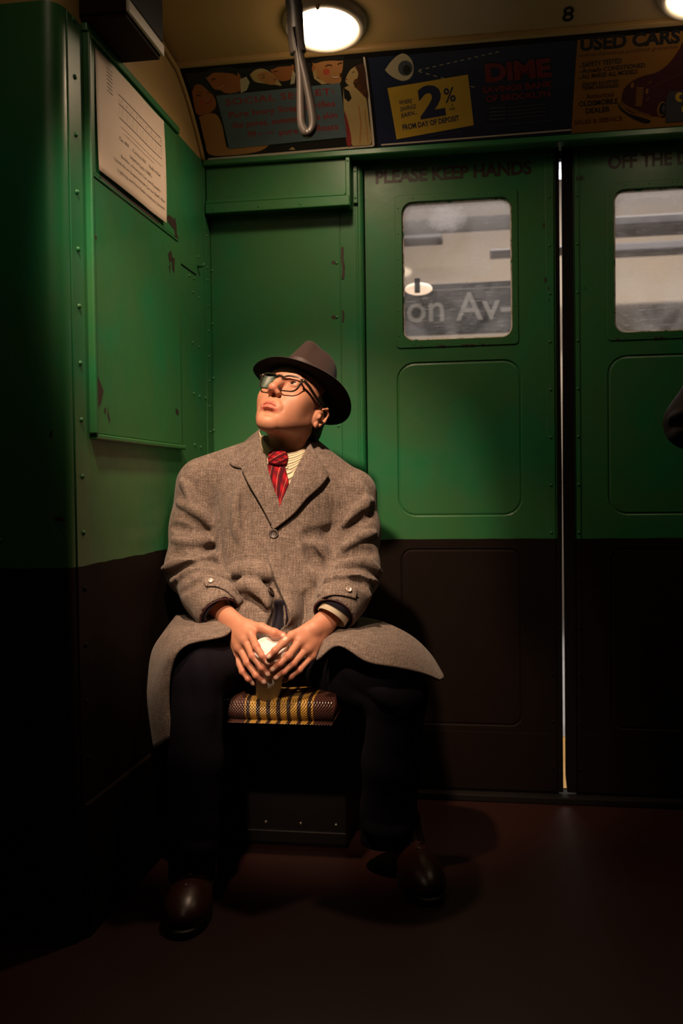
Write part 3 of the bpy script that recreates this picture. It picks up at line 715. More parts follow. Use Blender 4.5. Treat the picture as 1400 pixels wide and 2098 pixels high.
# man leaning in
pol(c1, [(418, 152), (450, 143), (478, 145), (490, 150), (497, 170), (495, 184), (478, 190), (462, 190), (452, 184), (440, 182), (430, 170)], 'skin2', smooth=40)
pol(c1, [(416, 150), (440, 138), (482, 138), (486, 155), (476, 150), (440, 148), (424, 158)], 'black', smooth=36)
pol(c1, [(492, 162), (505, 156), (512, 168), (506, 184), (494, 190)], 'cream'); line(c1, [(434, 163), (442, 160)], 3, 'hair'); line(c1, [(446, 179), (455, 177), (460, 174)], 1.4, 'pale')
# blond head and man kissing
pol(c1, [(512, 152), (524, 142), (540, 140), (556, 148), (567, 160), (575, 170), (576, 175), (560, 172), (540, 170), (522, 166)], 'pale', smooth=36)
pol(c1, [(526, 152), (545, 145), (558, 152), (566, 165), (560, 173), (545, 170), (532, 163)], 'skin', smooth=30)
line(c1, [(538, 159), (543, 157)], 2, 'hair'); line(c1, [(561, 161), (567, 163)], 2.4, 'red'); line(c1, [(536, 154), (543, 152)], 1.2, 'hair')
pol(c1, [(553, 140), (575, 134), (600, 131), (603, 146), (597, 160), (585, 165), (572, 164), (563, 156)], 'skin2', smooth=32)
pol(c1, [(548, 134), (598, 128), (598, 134), (570, 136), (556, 142)], 'black'); pol(c1, [(600, 142), (606, 150), (604, 170), (595, 172)], 'cream')
line(c1, [(561, 146), (569, 145)], 2, 'hair')
# laughing man right of the strap
pol(c1, [(640, 126), (660, 122), (680, 121), (701, 120), (703, 135), (700, 152), (698, 168), (680, 171), (668, 168), (655, 160), (646, 150)], 'skin', smooth=44)
pol(c1, [(636, 124), (660, 118), (702, 114), (702, 123), (680, 123), (660, 125), (645, 129)], 'black', smooth=28)
oval(c1, (669, 146), 7, 7, 'blush'); line(c1, [(667, 135), (673, 132), (681, 133)], 3, 'hair'); line(c1, [(692, 131), (698, 128), (702, 128)], 3, 'hair')
line(c1, [(677, 155), (685, 157.5), (694, 156.5)], 2.2, 'white'); line(c1, [(676, 154), (685, 160), (695, 159)], 1.3, 'red'); oval(c1, (699, 153), 2.6, 5, 'hair')
pol(c1, [(640, 140), (647, 140), (650, 158), (672, 170), (660, 172), (644, 160)], 'pale'); oval(c1, (643, 138), 3.5, 8, 'skin2', 12)
# woman in the gown
pol(c1, [(712, 152), (720, 140), (735, 132), (744, 132), (746, 150), (740, 168), (728, 176), (716, 174), (708, 165)], 'pale', smooth=36)
pol(c1, [(728, 136), (742, 128), (748, 140), (752, 175), (755, 198), (748, 204), (738, 195), (730, 180), (724, 168), (732, 160), (734, 148)], 'hair', smooth=48)
for q in ((730, 165), (737, 176), (742, 190), (748, 186), (733, 181)): oval(c1, q, 4.5, 4.5, 'brown')
line(c1, [(722, 148), (727, 145)], 1.6, 'hair'); line(c1, [(709, 160), (712, 163)], 2.4, 'red')
pol(c1, [(704, 180), (716, 174), (728, 178), (745, 195), (752, 206), (757, 250), (762, 292), (740, 297), (722, 297), (714, 270), (706, 232), (704, 205)], 'pale', smooth=48)
pol(c1, [(704, 178), (716, 186), (721, 200), (715, 208), (706, 200)], 'black'); pol(c1, [(706, 224), (714, 250), (720, 280), (720, 296), (712, 298), (708, 270)], 'red', smooth=24)
line(c1, [(735, 215), (740, 250), (738, 292)], 3, 'skin'); line(c1, [(748, 225), (752, 260), (754, 290)], 2, 'skin')
pol(c1, [(592, 306), (600, 300), (606, 306)], 'pale')
# teal slip
pol(c1, [(443, 195), (697, 169), (711, 280), (470, 304)], 'teal', 'slip')
for s, a, b, h in (('SOCIAL SECRET:', (463, 215), (686, 191), 13), ('Pure Ivory Soap purifies', (470, 241), (688, 216), 13), ('the pores, sweetens the skin', (476, 262), (692, 240), 13), ('pure - it floats', (573, 276), (694, 264), 13), ('. . . 99', (482, 283), (526, 279), 13)):
    words(c1, s, a, b, h, 'red', .02, 0, 1.12 if s[0] == 'S' else 1.0)
words(c1, '44/100%', (529, 277), (563, 273), 7, 'red', .0)
# --- card 2: savings bank
c2 = card(X_(764, 298)+.016, X_(1171, 264), 'navy', 'navy savings bank advertisement with a big eye and yellow slip')
pol(c2, [(781, 295), (1171, 264), (1171, 267), (782, 298)], 'white')
pol(c2, [(789, 143), (800, 127), (815, 113), (828, 109), (841, 118), (847, 132), (847, 148), (840, 160), (826, 165), (810, 160), (798, 152)], 'cream', smooth=48)
oval(c2, (831, 139), 15, 16, 'iris'); oval(c2, (834, 142), 8, 10, 'black')
pol(c2, [(794, 180), (959, 152), (971, 256), (813, 285)], 'yellow', 'slip')
words(c2, '2', (862, 241), (914, 232), 62, 'blue', .045, 0, 1, up=(-.13, -1))
words(c2, '%', (912, 210), (935, 206), 30, 'blue', .015, 0, 1, up=(-.13, -1))
for s, a, b, h in (('WHERE', (819, 214), (846, 210), 9), ('SAVINGS', (821, 228), (854, 221), 9), ('EARN...', (823, 241), (856, 233), 9), ('A', (925, 217), (929, 216), 5), ('YEAR', (921, 226), (933, 224), 5)):
    words(c2, s, a, b, h, 'blue', .02, .25)
words(c2, 'FROM DAY OF DEPOSIT', (826, 266), (942, 246), 11, 'blue', .03)
for i in range(12):
    t = i/12; a = np.array((858, 143))*(1-t)+np.array((1030, 103))*t; b = a+np.array((172, -40))*.042; line(c2, [a, b], 1.8, 'cream')
for i in range(8):
    t = i/8; a = np.array((858, 145))*(1-t)+np.array((980, 180))*t
    if a[0] < 905 or a[0] > 962: line(c2, [a, a+np.array((122, 35))*.06], 1.8, 'cream')
words(c2, 'DIME', (996, 166), (1131, 154), 36, 'dred', .05, 0, 1)
words(c2, 'SAVINGS BANK', (989, 190), (1134, 176), 12, 'dred', .04, 0, 1.0)
words(c2, 'OF BROOKLYN', (997, 208), (1128, 196), 12, 'dred', .04, 0, 1.0)
for i, y in enumerate((219, 227, 234, 242)):
    line(c2, [(1004, y+2), (1037, y)], 3.2, 'slate'); line(c2, [(1042, y), (1119, y-7)], 2.2, 'slate')
line(c2, [(990, 258), (1134, 246)], 1.6, 'slate'); line(c2, [(880, 278), (946, 268)], 1.4, 'slate')
# --- card 3: used cars
c3 = card(X_(1171, 264)+.001, 1.79, 'ochre', 'ochre used cars advertisement with a maroon car at the top right')
words(c3, 'USED CARS', (1190, 103), (1396, 86), 27, 'black', .045, .12)
words(c3, 'with an honest-to-goodness guarantee', (1187, 117), (1390, 98), 8, 'brown', .0, .35)
for s, a, b, h, k in (('SAFETY TESTED', (1194, 137), (1275, 128), 10, 'black'), ('Actually CONDITIONED', (1193, 149), (1323, 137), 9, 'black'), ('ALL MAKES ALL MODELS', (1192, 161), (1307, 150), 9, 'black'), ('TRADES ACCEPTED', (1194, 176), (1269, 169), 7, 'black'), ('TERMS ARRANGED', (1193, 184), (1269, 178), 7, 'black'), ('Authorized', (1202, 202), (1258, 197), 10, 'brown'), ('OLDSMOBILE', (1187, 218), (1267, 211), 11, 'black'), ('DEALER', (1201, 232), (1251, 228), 11, 'black'), ('SALES & SERVICE', (1178, 255), (1276, 246), 9, 'brown')):
    words(c3, s, a, b, h, k, .02, .12 if k == 'black' and h < 11 else 0)
for y in (135, 147, 160): oval(c3, (1189.5, y), 1.6, 1.6, 'black', n=8)
# the car: body, bonnet, grille, bumper, wheel
pol(c3, [(1275, 195), (1280, 180), (1295, 166), (1318, 155), (1345, 148), (1370, 130), (1392, 100), (1402, 84), (1440, 70), (1500, 64), (1500, 236), (1400, 236), (1335, 238), (1300, 232), (1282, 222), (1274, 208)], 'maroon', smooth=70)
pol(c3, [(1268, 210), (1272, 218), (1290, 232), (1330, 245), (1332, 250), (1322, 252), (1300, 244), (1278, 230), (1268, 218)], 'black', smooth=40)
pol(c3, [(1271, 205), (1285, 216), (1310, 228), (1335, 236), (1333, 241), (1308, 234), (1284, 222), (1270, 211)], 'ochre')
line(c3, [(1272, 209), (1285, 219), (1310, 231), (1333, 238)], 1.2, 'black')
for i in range(9):
    y = 177+i*4.4; pol(c3, [(1305-i*.4, y), (1309-i*.3, y+1.5), (1320-i*.5, y+1), (1319-i*.5, y+4), (1309-i*.3, y+4.4), (1305-i*.4, y+2.6)], 'ochre')
oval(c3, (1296, 174), 3.2, 6, 'ochre', 10); oval(c3, (1326, 186), 3, 6, 'ochre', 10)
line(c3, [(1335, 177), (1365, 164), (1400, 147)], 2.4, 'brown'); line(c3, [(1336, 150), (1352, 138), (1362, 131)], 1.2, 'ochre'); line(c3, [(1328, 170), (1336, 165)], 2, 'ochre'); line(c3, [(1325, 205), (1330, 200)], 2, 'ochre'); line(c3, [(1370, 174), (1385, 171), (1400, 172)], 1.2, 'brown')
oval(c3, (1360, 222), 14, 18, 'black', 12); oval(c3, (1356, 222), 9, 16, 'ochre', 12); oval(c3, (1358, 222), 7, 13, 'black', 12); oval(c3, (1360, 221), 3, 7, 'iris', 10)
pol(c3, [(1366, 200), (1372, 186), (1402, 184), (1500, 176), (1500, 240), (1364, 250)], 'slate')
oval(c3, (1393, 198), 9, 10, 'yellow'); oval(c3, (1396, 198), 4, 5, 'slate'); pol(c3, [(1398, 190), (1410, 190), (1410, 208), (1398, 208)], 'slate'); pol(c3, [(1397, 218), (1401, 217), (1401, 228), (1397, 228)], 'yellow')

# --- notice on the end wall hatch: a curled sheet with a drawing and typed lines
nt_ = empty('notice', (0.008, -.64, 1.66)); tag(nt_, 'curled white paper notice with a car plan and typed lines on the left hatch', 'notice')
MAT['paper'] = simple('paper', (.62, .50, .40), .7, .05, 8); MAT['print'] = simple('print_grey', (.10, .075, .06), .7, .1, 30)
NY0, NY1, NZ0, NZ1 = -.868, -.438, 1.662, 1.930
def nwarp(u, v, off=0.0):
    # u 0..1 along towards the back wall, v 0..1 upwards; right edge bows
    y = NY0+u*(NY1-NY0)+.010*math.sin(math.pi*v)*(u-.3)
    x = .0075+.004*math.sin(math.pi*u)+.012*max(0, u-.72)**1.5*4*(1-.4*v)+.004*(1-v)*(1-u)
    return (x+off, y, NZ0+v*(NZ1-NZ0))
G = [[nwarp(u, v) for u in np.linspace(0, 1, 9)] for v in np.linspace(0, 1, 7)]
patch('sheet', G, .0006, MAT['paper'], nt_, 26, 18)
def nwords(s, u0, u1, v0, v1, bold=.0):
    U, F = text_uv(s, u0, u1, v0, v1, bold); mesh_obj('lettering', [nwarp(u, v, .0012) for u, v in U], F, MAT['print'], nt_, False)
nwords('Car 484', .27, .40, .405, .435); nwords('Contract-R4', .46, .66, .405, .437); nwords('Built-1934', .72, .90, .405, .435)
nwords("Interior-Late 1940's", .42, .76, .325, .36); nwords('Builder- American Car and Foundry', .29, .90, .25, .285); nwords("Used As an Experimental Car for Bull's Eye", .20, .97, .18, .215); nwords('Lighting and First Public Address System', .24, .96, .105, .14)
def nline(a, b, w=.004):
    a = np.array(a, float); b = np.array(b, float); t = (b-a)/np.linalg.norm(b-a); n_ = np.array([-t[1]*.62, t[0]*1.6])*w/2
    P = [a+n_, a-n_, b-n_, b+n_]
    K = 6; V = []; F = []
    for i in range(K+1):
        q = a+(b-a)*i/K; V += [nwarp(*(q+n_), .0012), nwarp(*(q-n_), .0012)]
    for i in range(K): F.append((2*i, 2*i+1, 2*i+3, 2*i+2))
    mesh_obj('drawing_line', V, F, MAT['print'], nt_, False)
for v in (.60, .72, .80): nline((.28, v), (.93, v), .003)
for u in np.linspace(.28, .93, 14): nline((u, .60), (u, .80), .002)
for u in np.linspace(.30, .9, 9): nline((u, .62), (u+.03, .70), .002); nline((u, .74), (u+.03, .78), .002)
nline((.30, .53), (.93, .53), .002); nline((.34, .49), (.80, .49), .002)
for v in np.linspace(.74, .93, 7): nline((.13, v), (.20, v), .003)
# ================================================================== distance-field modelling (figures, shoes)
class SDF:
    def __init__(s, lo, hi, h):
        s.h = h; s.lo = np.array(lo, float); n = np.ceil((np.array(hi)-s.lo)/h).astype(int)+1
        s.ax = [(s.lo[i]+h*np.arange(n[i])).astype(np.float32) for i in range(3)]
        s.n = n; s.d = np.full(tuple(n), 9.0, np.float32)
    def sub(s, lo, hi):
        i0 = np.clip(np.floor((np.array(lo)-s.lo)/s.h).astype(int), 0, s.n-1); i1 = np.clip(np.ceil((np.array(hi)-s.lo)/s.h).astype(int)+1, 1, s.n)
        sl = tuple(slice(a, b) for a, b in zip(i0, i1))
        if any(b <= a for a, b in zip(i0, i1)): return None
        X = s.ax[0][sl[0]][:, None, None]; Y = s.ax[1][sl[1]][None, :, None]; Z = s.ax[2][sl[2]][None, None, :]
        return sl, X, Y, Z
    def comb(s, fn, lo, hi, k=0.0, op='u', pad=.02):
        q = s.sub(np.array(lo)-pad-k, np.array(hi)+pad+k)
        if q is None: return
        sl, X, Y, Z = q; b = fn(X, Y, Z).astype(np.float32); a = s.d[sl]
        s.d[sl] = mixd(a, b, k, op)
    def cone(s, a, b, ra, rb=None, k=0.0, op='u'):
        a = np.array(a, float); b = np.array(b, float); rb = ra if rb is None else rb; r = max(ra, rb)
        s.comb(f_cone(a, b, ra, rb), np.minimum(a, b)-r, np.maximum(a, b)+r, k, op)
    def chain(s, P, R, k=0.0, op='u'):
        R = np.broadcast_to(np.array(R, float), (len(P),))
        for i in range(len(P)-1): s.cone(P[i], P[i+1], R[i], R[i+1], k if i else k, op)
    def ell(s, c, r, rot=None, k=0.0, op='u'):
        c = np.array(c, float); r = np.array(r, float); m = r.max()
        s.comb(f_ell(c, r, rot), c-m, c+m, k, op)
    def sample(s, P):
        P = np.atleast_2d(P); g = (P-s.lo)/s.h; i = np.floor(g).astype(int); ok = np.all((i >= 0) & (i < s.n-1), 1); i = np.clip(i, 0, s.n-2); t = g-i
        v = 0
        for dx in (0, 1):
            for dy in (0, 1):
                for dz in (0, 1):
                    w = (t[:, 0] if dx else 1-t[:, 0])*(t[:, 1] if dy else 1-t[:, 1])*(t[:, 2] if dz else 1-t[:, 2])
                    v = v+w*s.d[i[:, 0]+dx, i[:, 1]+dy, i[:, 2]+dz]
        return np.where(ok, v, 9.0)
    def hit(s, px, py):
        d = ray(px, py); d = d/np.linalg.norm(d); t = np.arange(1.2, 3.2, s.h*.6); v = s.sample(CAM+t[:, None]*d)
        j = np.argmax(v < 0)
        if v[j] >= 0: return None
        a, b = v[j-1], v[j]; tt = t[j-1]+(t[j]-t[j-1])*a/(a-b) if a < 5 else t[j]
        p = CAM+tt*d; e = s.h*1.5
        g = np.array([float(s.sample(p+np.eye(3)[i]*e)[0]-s.sample(p-np.eye(3)[i]*e)[0]) for i in range(3)]); n = g/(np.linalg.norm(g)+1e-9)
        return p, n
    def stroke(s, pts, rad, amt, k=None, n=None):
        """fold drawn over the surface: ridge for amt>0, valley for amt<0"""
        P = catmull(np.array(pts, float), n or max(4, len(pts)*3)); C_ = []; 
        for q in P:
            h = s.hit(*q)
            if h is None: continue
            C_.append(h[0]-h[1]*(rad-amt) if amt > 0 else h[0]+h[1]*(rad+amt))
        m = len(C_)
        for i in range(m-1):
            w = lambda j: rad*(.45+.55*math.sin(math.pi*(j+.5)/m)**.6)
            if np.linalg.norm(C_[i+1]-C_[i]) > .06: continue
            s.cone(C_[i], C_[i+1], w(i), w(i+1), rad*.9 if k is None else k, 'u' if amt > 0 else 's')
    def mesh(s, smooth=1):
        d = s.d; h = s.h; ins = d < 0
        nx, ny, nz = d.shape
        c = np.zeros((nx-1, ny-1, nz-1), np.uint8)
        for i in (0, 1):
            for j in (0, 1):
                for k in (0, 1): c += ins[i:nx-1+i, j:ny-1+j, k:nz-1+k]
        act = (c > 0) & (c < 8); I = np.argwhere(act); idx = np.full(act.shape, -1, np.int32); idx[act] = np.arange(len(I))
        acc = np.zeros((len(I), 3)); cnt = np.zeros(len(I))
        co = [(a, b, e) for a in (0, 1) for b in (0, 1) for e in (0, 1)]
        for a in range(8):
            for b in range(a+1, 8):
                A, B = co[a], co[b]
                if sum(abs(A[q]-B[q]) for q in range(3)) != 1: continue
                va = d[I[:, 0]+A[0], I[:, 1]+A[1], I[:, 2]+A[2]]; vb = d[I[:, 0]+B[0], I[:, 1]+B[1], I[:, 2]+B[2]]
                m = (va < 0) != (vb < 0); t = np.where(m, va/(va-vb+1e-20), 0)
                acc += np.where(m[:, None], np.array(A)+t[:, None]*(np.array(B)-np.array(A)), 0); cnt += m
        V = s.lo+(I+acc/cnt[:, None])*h
        F = []
        for ax in range(3):
            o = [q for q in range(3) if q != ax]
            sl0 = [slice(None)]*3; sl1 = [slice(None)]*3; sl0[ax] = slice(0, -1); sl1[ax] = slice(1, None)
            e = ins[tuple(sl0)] != ins[tuple(sl1)]; E_ = np.argwhere(e); fl = ins[tuple(sl0)][e]
            ok = (E_[:, o[0]] > 0) & (E_[:, o[1]] > 0) & (E_[:, o[0]] < d.shape[o[0]]-1) & (E_[:, o[1]] < d.shape[o[1]]-1); E_ = E_[ok]; fl = fl[ok]
            def cell(da, db): 
                q = E_.copy(); q[:, o[0]] -= da; q[:, o[1]] -= db; return idx[q[:, 0], q[:, 1], q[:, 2]]
            q = np.stack([cell(1, 1), cell(0, 1), cell(0, 0), cell(1, 0)], 1)
            flip = fl if ax != 1 else ~fl
            q[~flip] = q[~flip][:, ::-1]; F.append(q)
        F = np.vstack(F); F = F[(F >= 0).all(1)]
        for _ in range(smooth): V = relax(V, F, .5)
        return V, F
def relax(V, F, w):
    A = np.zeros_like(V); n = np.zeros(len(V))
    for i in range(4):
        for j in (1, 3): np.add.at(A, F[:, i], V[F[:, (i+j) % 4]]); np.add.at(n, F[:, i], 1)
    return V*(1-w)+w*A/np.maximum(n, 1)[:, None]
def mixd(a, b, k, op):
    if op == 'u':
        if k <= 0: return np.minimum(a, b)
        h = np.maximum(k-np.abs(a-b), 0)/k; return np.minimum(a, b)-h*h*k*.25
    if op == 's': b = -b
    if k <= 0: return np.maximum(a, b)
    h = np.maximum(k-np.abs(a-b), 0)/k; return np.maximum(a, b)+h*h*k*.25
def f_cone(a, b, ra, rb):
    ba = b-a; L2 = float(ba@ba)+1e-12
    def f(X, Y, Z):
        px, py, pz = X-a[0], Y-a[1], Z-a[2]; t = np.clip((px*ba[0]+py*ba[1]+pz*ba[2])/L2, 0, 1)
        return np.sqrt((px-t*ba[0])**2+(py-t*ba[1])**2+(pz-t*ba[2])**2)-(ra+(rb-ra)*t)
    return f
def f_ell(c, r, rot=None):
    def f(X, Y, Z):
        x, y, z = X-c[0], Y-c[1], Z-c[2]
        if rot is not None: x, y, z = [rot[0][i]*x+rot[1][i]*y+rot[2][i]*z for i in range(3)]
        k0 = np.sqrt((x/r[0])**2+(y/r[1])**2+(z/r[2])**2); k1 = np.sqrt((x/r[0]**2)**2+(y/r[1]**2)**2+(z/r[2]**2)**2)
        return k0*(k0-1)/(k1+1e-9)
    return f
def f_flat(a, b, side, w, t):
    """capsule flattened across: half width w along side, half thickness t"""
    a = np.array(a, float); b = np.array(b, float); ba = b-a; L = np.linalg.norm(ba); ba = ba/L; side = np.array(side, float); side = side-ba*(side@ba); side /= np.linalg.norm(side); nn = np.cross(ba, side)
    def f(X, Y, Z):
        x, y, z = X-a[0], Y-a[1], Z-a[2]; u = x*ba[0]+y*ba[1]+z*ba[2]; v = x*side[0]+y*side[1]+z*side[2]; n_ = x*nn[0]+y*nn[1]+z*nn[2]
        k = np.clip(u/L, 0, 1); ww = w[0]+(w[1]-w[0])*k; tt = t[0]+(t[1]-t[0])*k; du = u-k*L
        q = np.sqrt((v/ww)**2+(n_/tt)**2+(du/np.maximum(tt, .6*ww))**2); return (q-1)*np.minimum(ww, tt)
    return f
def f_loft(rows, ex=2.4):
    """rows (z, cx, cy, rx, ry) sorted by z"""
    R = np.array(sorted(rows)); zz = np.linspace(R[0, 0], R[-1, 0], 60); T = np.array([np.interp(zz, R[:, 0], R[:, i]) for i in range(1, 5)])
    ker = np.ones(7)/7; T = np.array([np.convolve(np.pad(t, 3, 'edge'), ker, 'valid') for t in T])
    def f(X, Y, Z):
        cx, cy, rx, ry = [np.interp(Z, zz, t) for t in T]
        q = (np.abs((X-cx)/rx)**ex+np.abs((Y-cy)/ry)**ex)**(1/ex); d = (q-1)*np.minimum(rx, ry)
        return np.maximum(d, np.maximum(zz[0]-Z, Z-zz[-1]))
    return f
def sdf_obj(name, fld, m, parent=None, smooth=1, xf=None, flip=False):
    V, F = fld.mesh(smooth) if isinstance(fld, SDF) else fld
    if xf is not None: V = xf(V)
    me = bpy.data.meshes.new(name); n = len(F)
    me.vertices.add(len(V)); me.vertices.foreach_set('co', np.asarray(V, np.float32).ravel())
    Fq = F[:, ::-1] if flip else F
    me.loops.add(4*n); me.loops.foreach_set('vertex_index', np.ascontiguousarray(Fq, np.int32).ravel())
    me.polygons.add(n); me.polygons.foreach_set('loop_start', np.arange(n, dtype=np.int32)*4)
    me.update(calc_edges=True); me.validate()
    me.polygons.foreach_set('use_smooth', [True]*len(me.polygons))
    if m: me.materials.append(m)
    return link(bpy.data.objects.new(name, me), parent)
# ================================================================== SEATED MAN
def tweed_mat():
    m, nt, bs = new_mat('brown_grey_tweed'); p = posco(nt); sx = N(nt, 'ShaderNodeSeparateXYZ'); nt.links.new(p, sx.inputs[0])
    fine = noise(nt, 420, 3, .75, p); mid = noise(nt, 60, 4, .6, p); big = noise(nt, 7, 2, .5, p)
    wob = mth(nt, 'MULTIPLY', noise(nt, 18, 2, .5, p), .02)
    vx = mth(nt, 'SINE', mth(nt, 'MULTIPLY', mth(nt, 'ADD', sx.outputs['X'], wob), 900.0)); hz = mth(nt, 'SINE', mth(nt, 'MULTIPLY', mth(nt, 'ADD', sx.outputs['Z'], mth(nt, 'ADD', wob, mth(nt, 'MULTIPLY', sx.outputs['Y'], .5))), 800.0))
    st = mth(nt, 'ADD', mth(nt, 'MULTIPLY', noise(nt, 1.0, 3, .6, mapped(nt, p, (260, 120, 30))), .5), mth(nt, 'MULTIPLY', noise(nt, 1.0, 3, .6, mapped(nt, p, (34, 60, 300))), .45))
    f = mth(nt, 'ADD', mth(nt, 'MULTIPLY', fine, .9), mth(nt, 'MULTIPLY', mth(nt, 'ADD', vx, hz), .022)); f = mth(nt, 'ADD', f, mth(nt, 'MULTIPLY', mth(nt, 'SUBTRACT', st, .45), .55)); f = mth(nt, 'ADD', f, mth(nt, 'MULTIPLY', mth(nt, 'SUBTRACT', mid, .5), .25))
    c = ramp(nt, f, [(.22, (.026, .019, .016)), (.45, (.140, .106, .090)), (.62, (.27, .215, .19)), (.82, (.46, .39, .35))])
    c = mixc(nt, mth(nt, 'MULTIPLY', big, .25), c, (.16, .12, .09))
    nt.links.new(c, bs.inputs['Base Color']); bs.inputs['Roughness'].default_value = .92; bs.inputs['Specular IOR Level'].default_value = .12
    bs.inputs['Sheen Weight'].default_value = .12; bs.inputs['Sheen Roughness'].default_value = .5
    bump(nt, bs, mth(nt, 'ADD', fine, mth(nt, 'MULTIPLY', mid, .6)), .35, .0025); return m
MAT['tweed'] = tweed_mat()
def skin_mat():
    m, nt, bs = new_mat('skin'); p = posco(nt); a = N(nt, 'ShaderNodeVertexColor'); a.layer_name = 'tint'
    c = mixc(nt, noise(nt, 55, 4, .6, p), (.42, .195, .120), (.52, .255, .160)); c = mixc(nt, mth(nt, 'MULTIPLY', noise(nt, 9, 2, .5, p), .35), c, (.48, .14, .085))
    sp = N(nt, 'ShaderNodeSeparateColor'); nt.links.new(a.outputs['Color'], sp.inputs[0])
    c = mixc(nt, mth(nt, 'MULTIPLY', mth(nt, 'SUBTRACT', noise(nt, 160, 4, .7, p), .5, clamp=True), .5), c, (.30, .10, .06))
    c = mixc(nt, sp.outputs[0], c, (.50, .13, .10)); c = mixc(nt, sp.outputs[1], c, (.025, .014, .010)); c = mixc(nt, sp.outputs[2], c, (.74, .50, .40))
    nt.links.new(c, bs.inputs['Base Color']); bs.inputs['Roughness'].default_value = .52; bs.inputs['Specular IOR Level'].default_value = .42
    bs.inputs['Subsurface Weight'].default_value = .18; bs.inputs['Subsurface Radius'].default_value = (1, .35, .2); bs.inputs['Subsurface Scale'].default_value = .006
    bump(nt, bs, noise(nt, 420, 3, .6, p), .10, .0012); return m
MAT['skin'] = skin_mat()
MAT['felt'] = simple('brown_felt', (.024, .0120, .0098), .85, .18, 60, spec=.2, bmp=.25, bscale=500, sheen=.05)
MAT['ribbon'] = simple('dark_ribbon', (.022, .011, .010), .6, .15, 90)
MAT['felt_under'] = simple('black_felt', (.012, .010, .011), .9, .2, 80, spec=.15)
MAT['hair'] = simple('black_hair', (.010, .007, .006), .6, .4, 300, bmp=.8, bscale=350)
MAT['acetate'] = simple('dark_acetate', (.018, .013, .010), .22, .2, 40)
MAT['trouser'] = simple('navy_trousers', (.0052, .0042, .0080), .9, .25, 250, spec=.12, bmp=.2, bscale=500)
MAT['lining'] = simple('wine_lining', (.045, .012, .020), .5, .2, 60)
MAT['jacket'] = simple('dark_jacket', (.014, .012, .020), .85, .2, 200, spec=.2)
MAT['leather'] = simple('brown_leather', (.036, .010, .0045), .34, .3, 40, bmp=.12, bscale=150)
MAT['sole'] = simple('black_sole', (.012, .008, .006), .5, .2, 40)
MAT['horn'] = simple('dark_horn_button', (.022, .013, .009), .45, .3, 120)
MAT['bone'] = simple('pale_metal_button', (.75, .60, .50), .22, .1, 80, metal=.6)
MAT['paper_cup'] = simple('white_paper_cup', (.86, .80, .78), .55, .04, 12)
MAT['lid'] = simple('white_plastic_lid', (.85, .80, .77), .35, .03, 12)
def stripe_mat():
    m, nt, bs = new_mat('cream_striped_cotton'); v = N(nt, 'ShaderNodeTexCoord').outputs['UV']; sx = N(nt, 'ShaderNodeSeparateXYZ'); nt.links.new(v, sx.inputs[0])
    s1 = mth(nt, 'SINE', mth(nt, 'MULTIPLY', sx.outputs['Y'], 50.0)); s2 = mth(nt, 'SINE', mth(nt, 'MULTIPLY', sx.outputs['Y'], 25.0))
    k = mth(nt, 'ADD', mth(nt, 'GREATER_THAN', s1, .72), mth(nt, 'MULTIPLY', mth(nt, 'GREATER_THAN', s2, .9), .6), clamp=True)
    nt.links.new(mixc(nt, k, (.66, .55, .38), (.09, .06, .04)), bs.inputs['Base Color']); bs.inputs['Roughness'].default_value = .8; return m
MAT['shirt'] = stripe_mat(); MAT['shirt_plain'] = simple('cream_cotton', (.66, .58, .44), .8, .06, 30)
def tie_mat():
    m, nt, bs = new_mat('red_plaid_tie'); v = N(nt, 'ShaderNodeTexCoord').outputs['UV']; sx = N(nt, 'ShaderNodeSeparateXYZ'); nt.links.new(v, sx.inputs[0])
    a = mth(nt, 'ADD', sx.outputs['X'], sx.outputs['Y']); b = mth(nt, 'SUBTRACT', mth(nt, 'MULTIPLY', sx.outputs['Y'], 1.0), mth(nt, 'MULTIPLY', sx.outputs['X'], .55))
    wa = mth(nt, 'SINE', mth(nt, 'MULTIPLY', a, 13.0)); wb_ = mth(nt, 'SINE', mth(nt, 'MULTIPLY', b, 17.0))
    c = mixc(nt, mth(nt, 'ADD', mth(nt, 'MULTIPLY', wb_, .5), .5), (.34, .004, .012), (.12, .003, .009)); c = mixc(nt, mth(nt, 'GREATER_THAN', wa, .45), c, (.050, .003, .008)); c = mixc(nt, mth(nt, 'MULTIPLY', mth(nt, 'GREATER_THAN', mth(nt, 'SINE', mth(nt, 'MULTIPLY', a, 15.0)), .988), .45), c, (.60, .42, .25))
    nt.links.new(c, bs.inputs['Base Color']); bs.inputs['Roughness'].default_value = .8; bs.inputs['Specular IOR Level'].default_value = .15; return m
MAT['tie'] = tie_mat()
def set_uv(o, nu, nv):
    """unit UVs for a patch() sheet"""
    me = o.data; K = nu*nv; uv = me.uv_layers.new(name='UVMap'); U = np.zeros((len(me.vertices), 2))
    for q in range(min(2*K, len(U))): i = q % K; U[q] = ((i % nu)/(nu-1), (i//nu)/(nv-1))
    for lp in me.loops: uv.data[lp.index].uv = U[lp.vertex_index]
MAN = empty('person', at(560, 1500, -.45)*np.array([1, 1, 0])); tag(MAN, 'seated man in a tweed overcoat, brown hat and glasses looking up, hands around a cup', 'person')

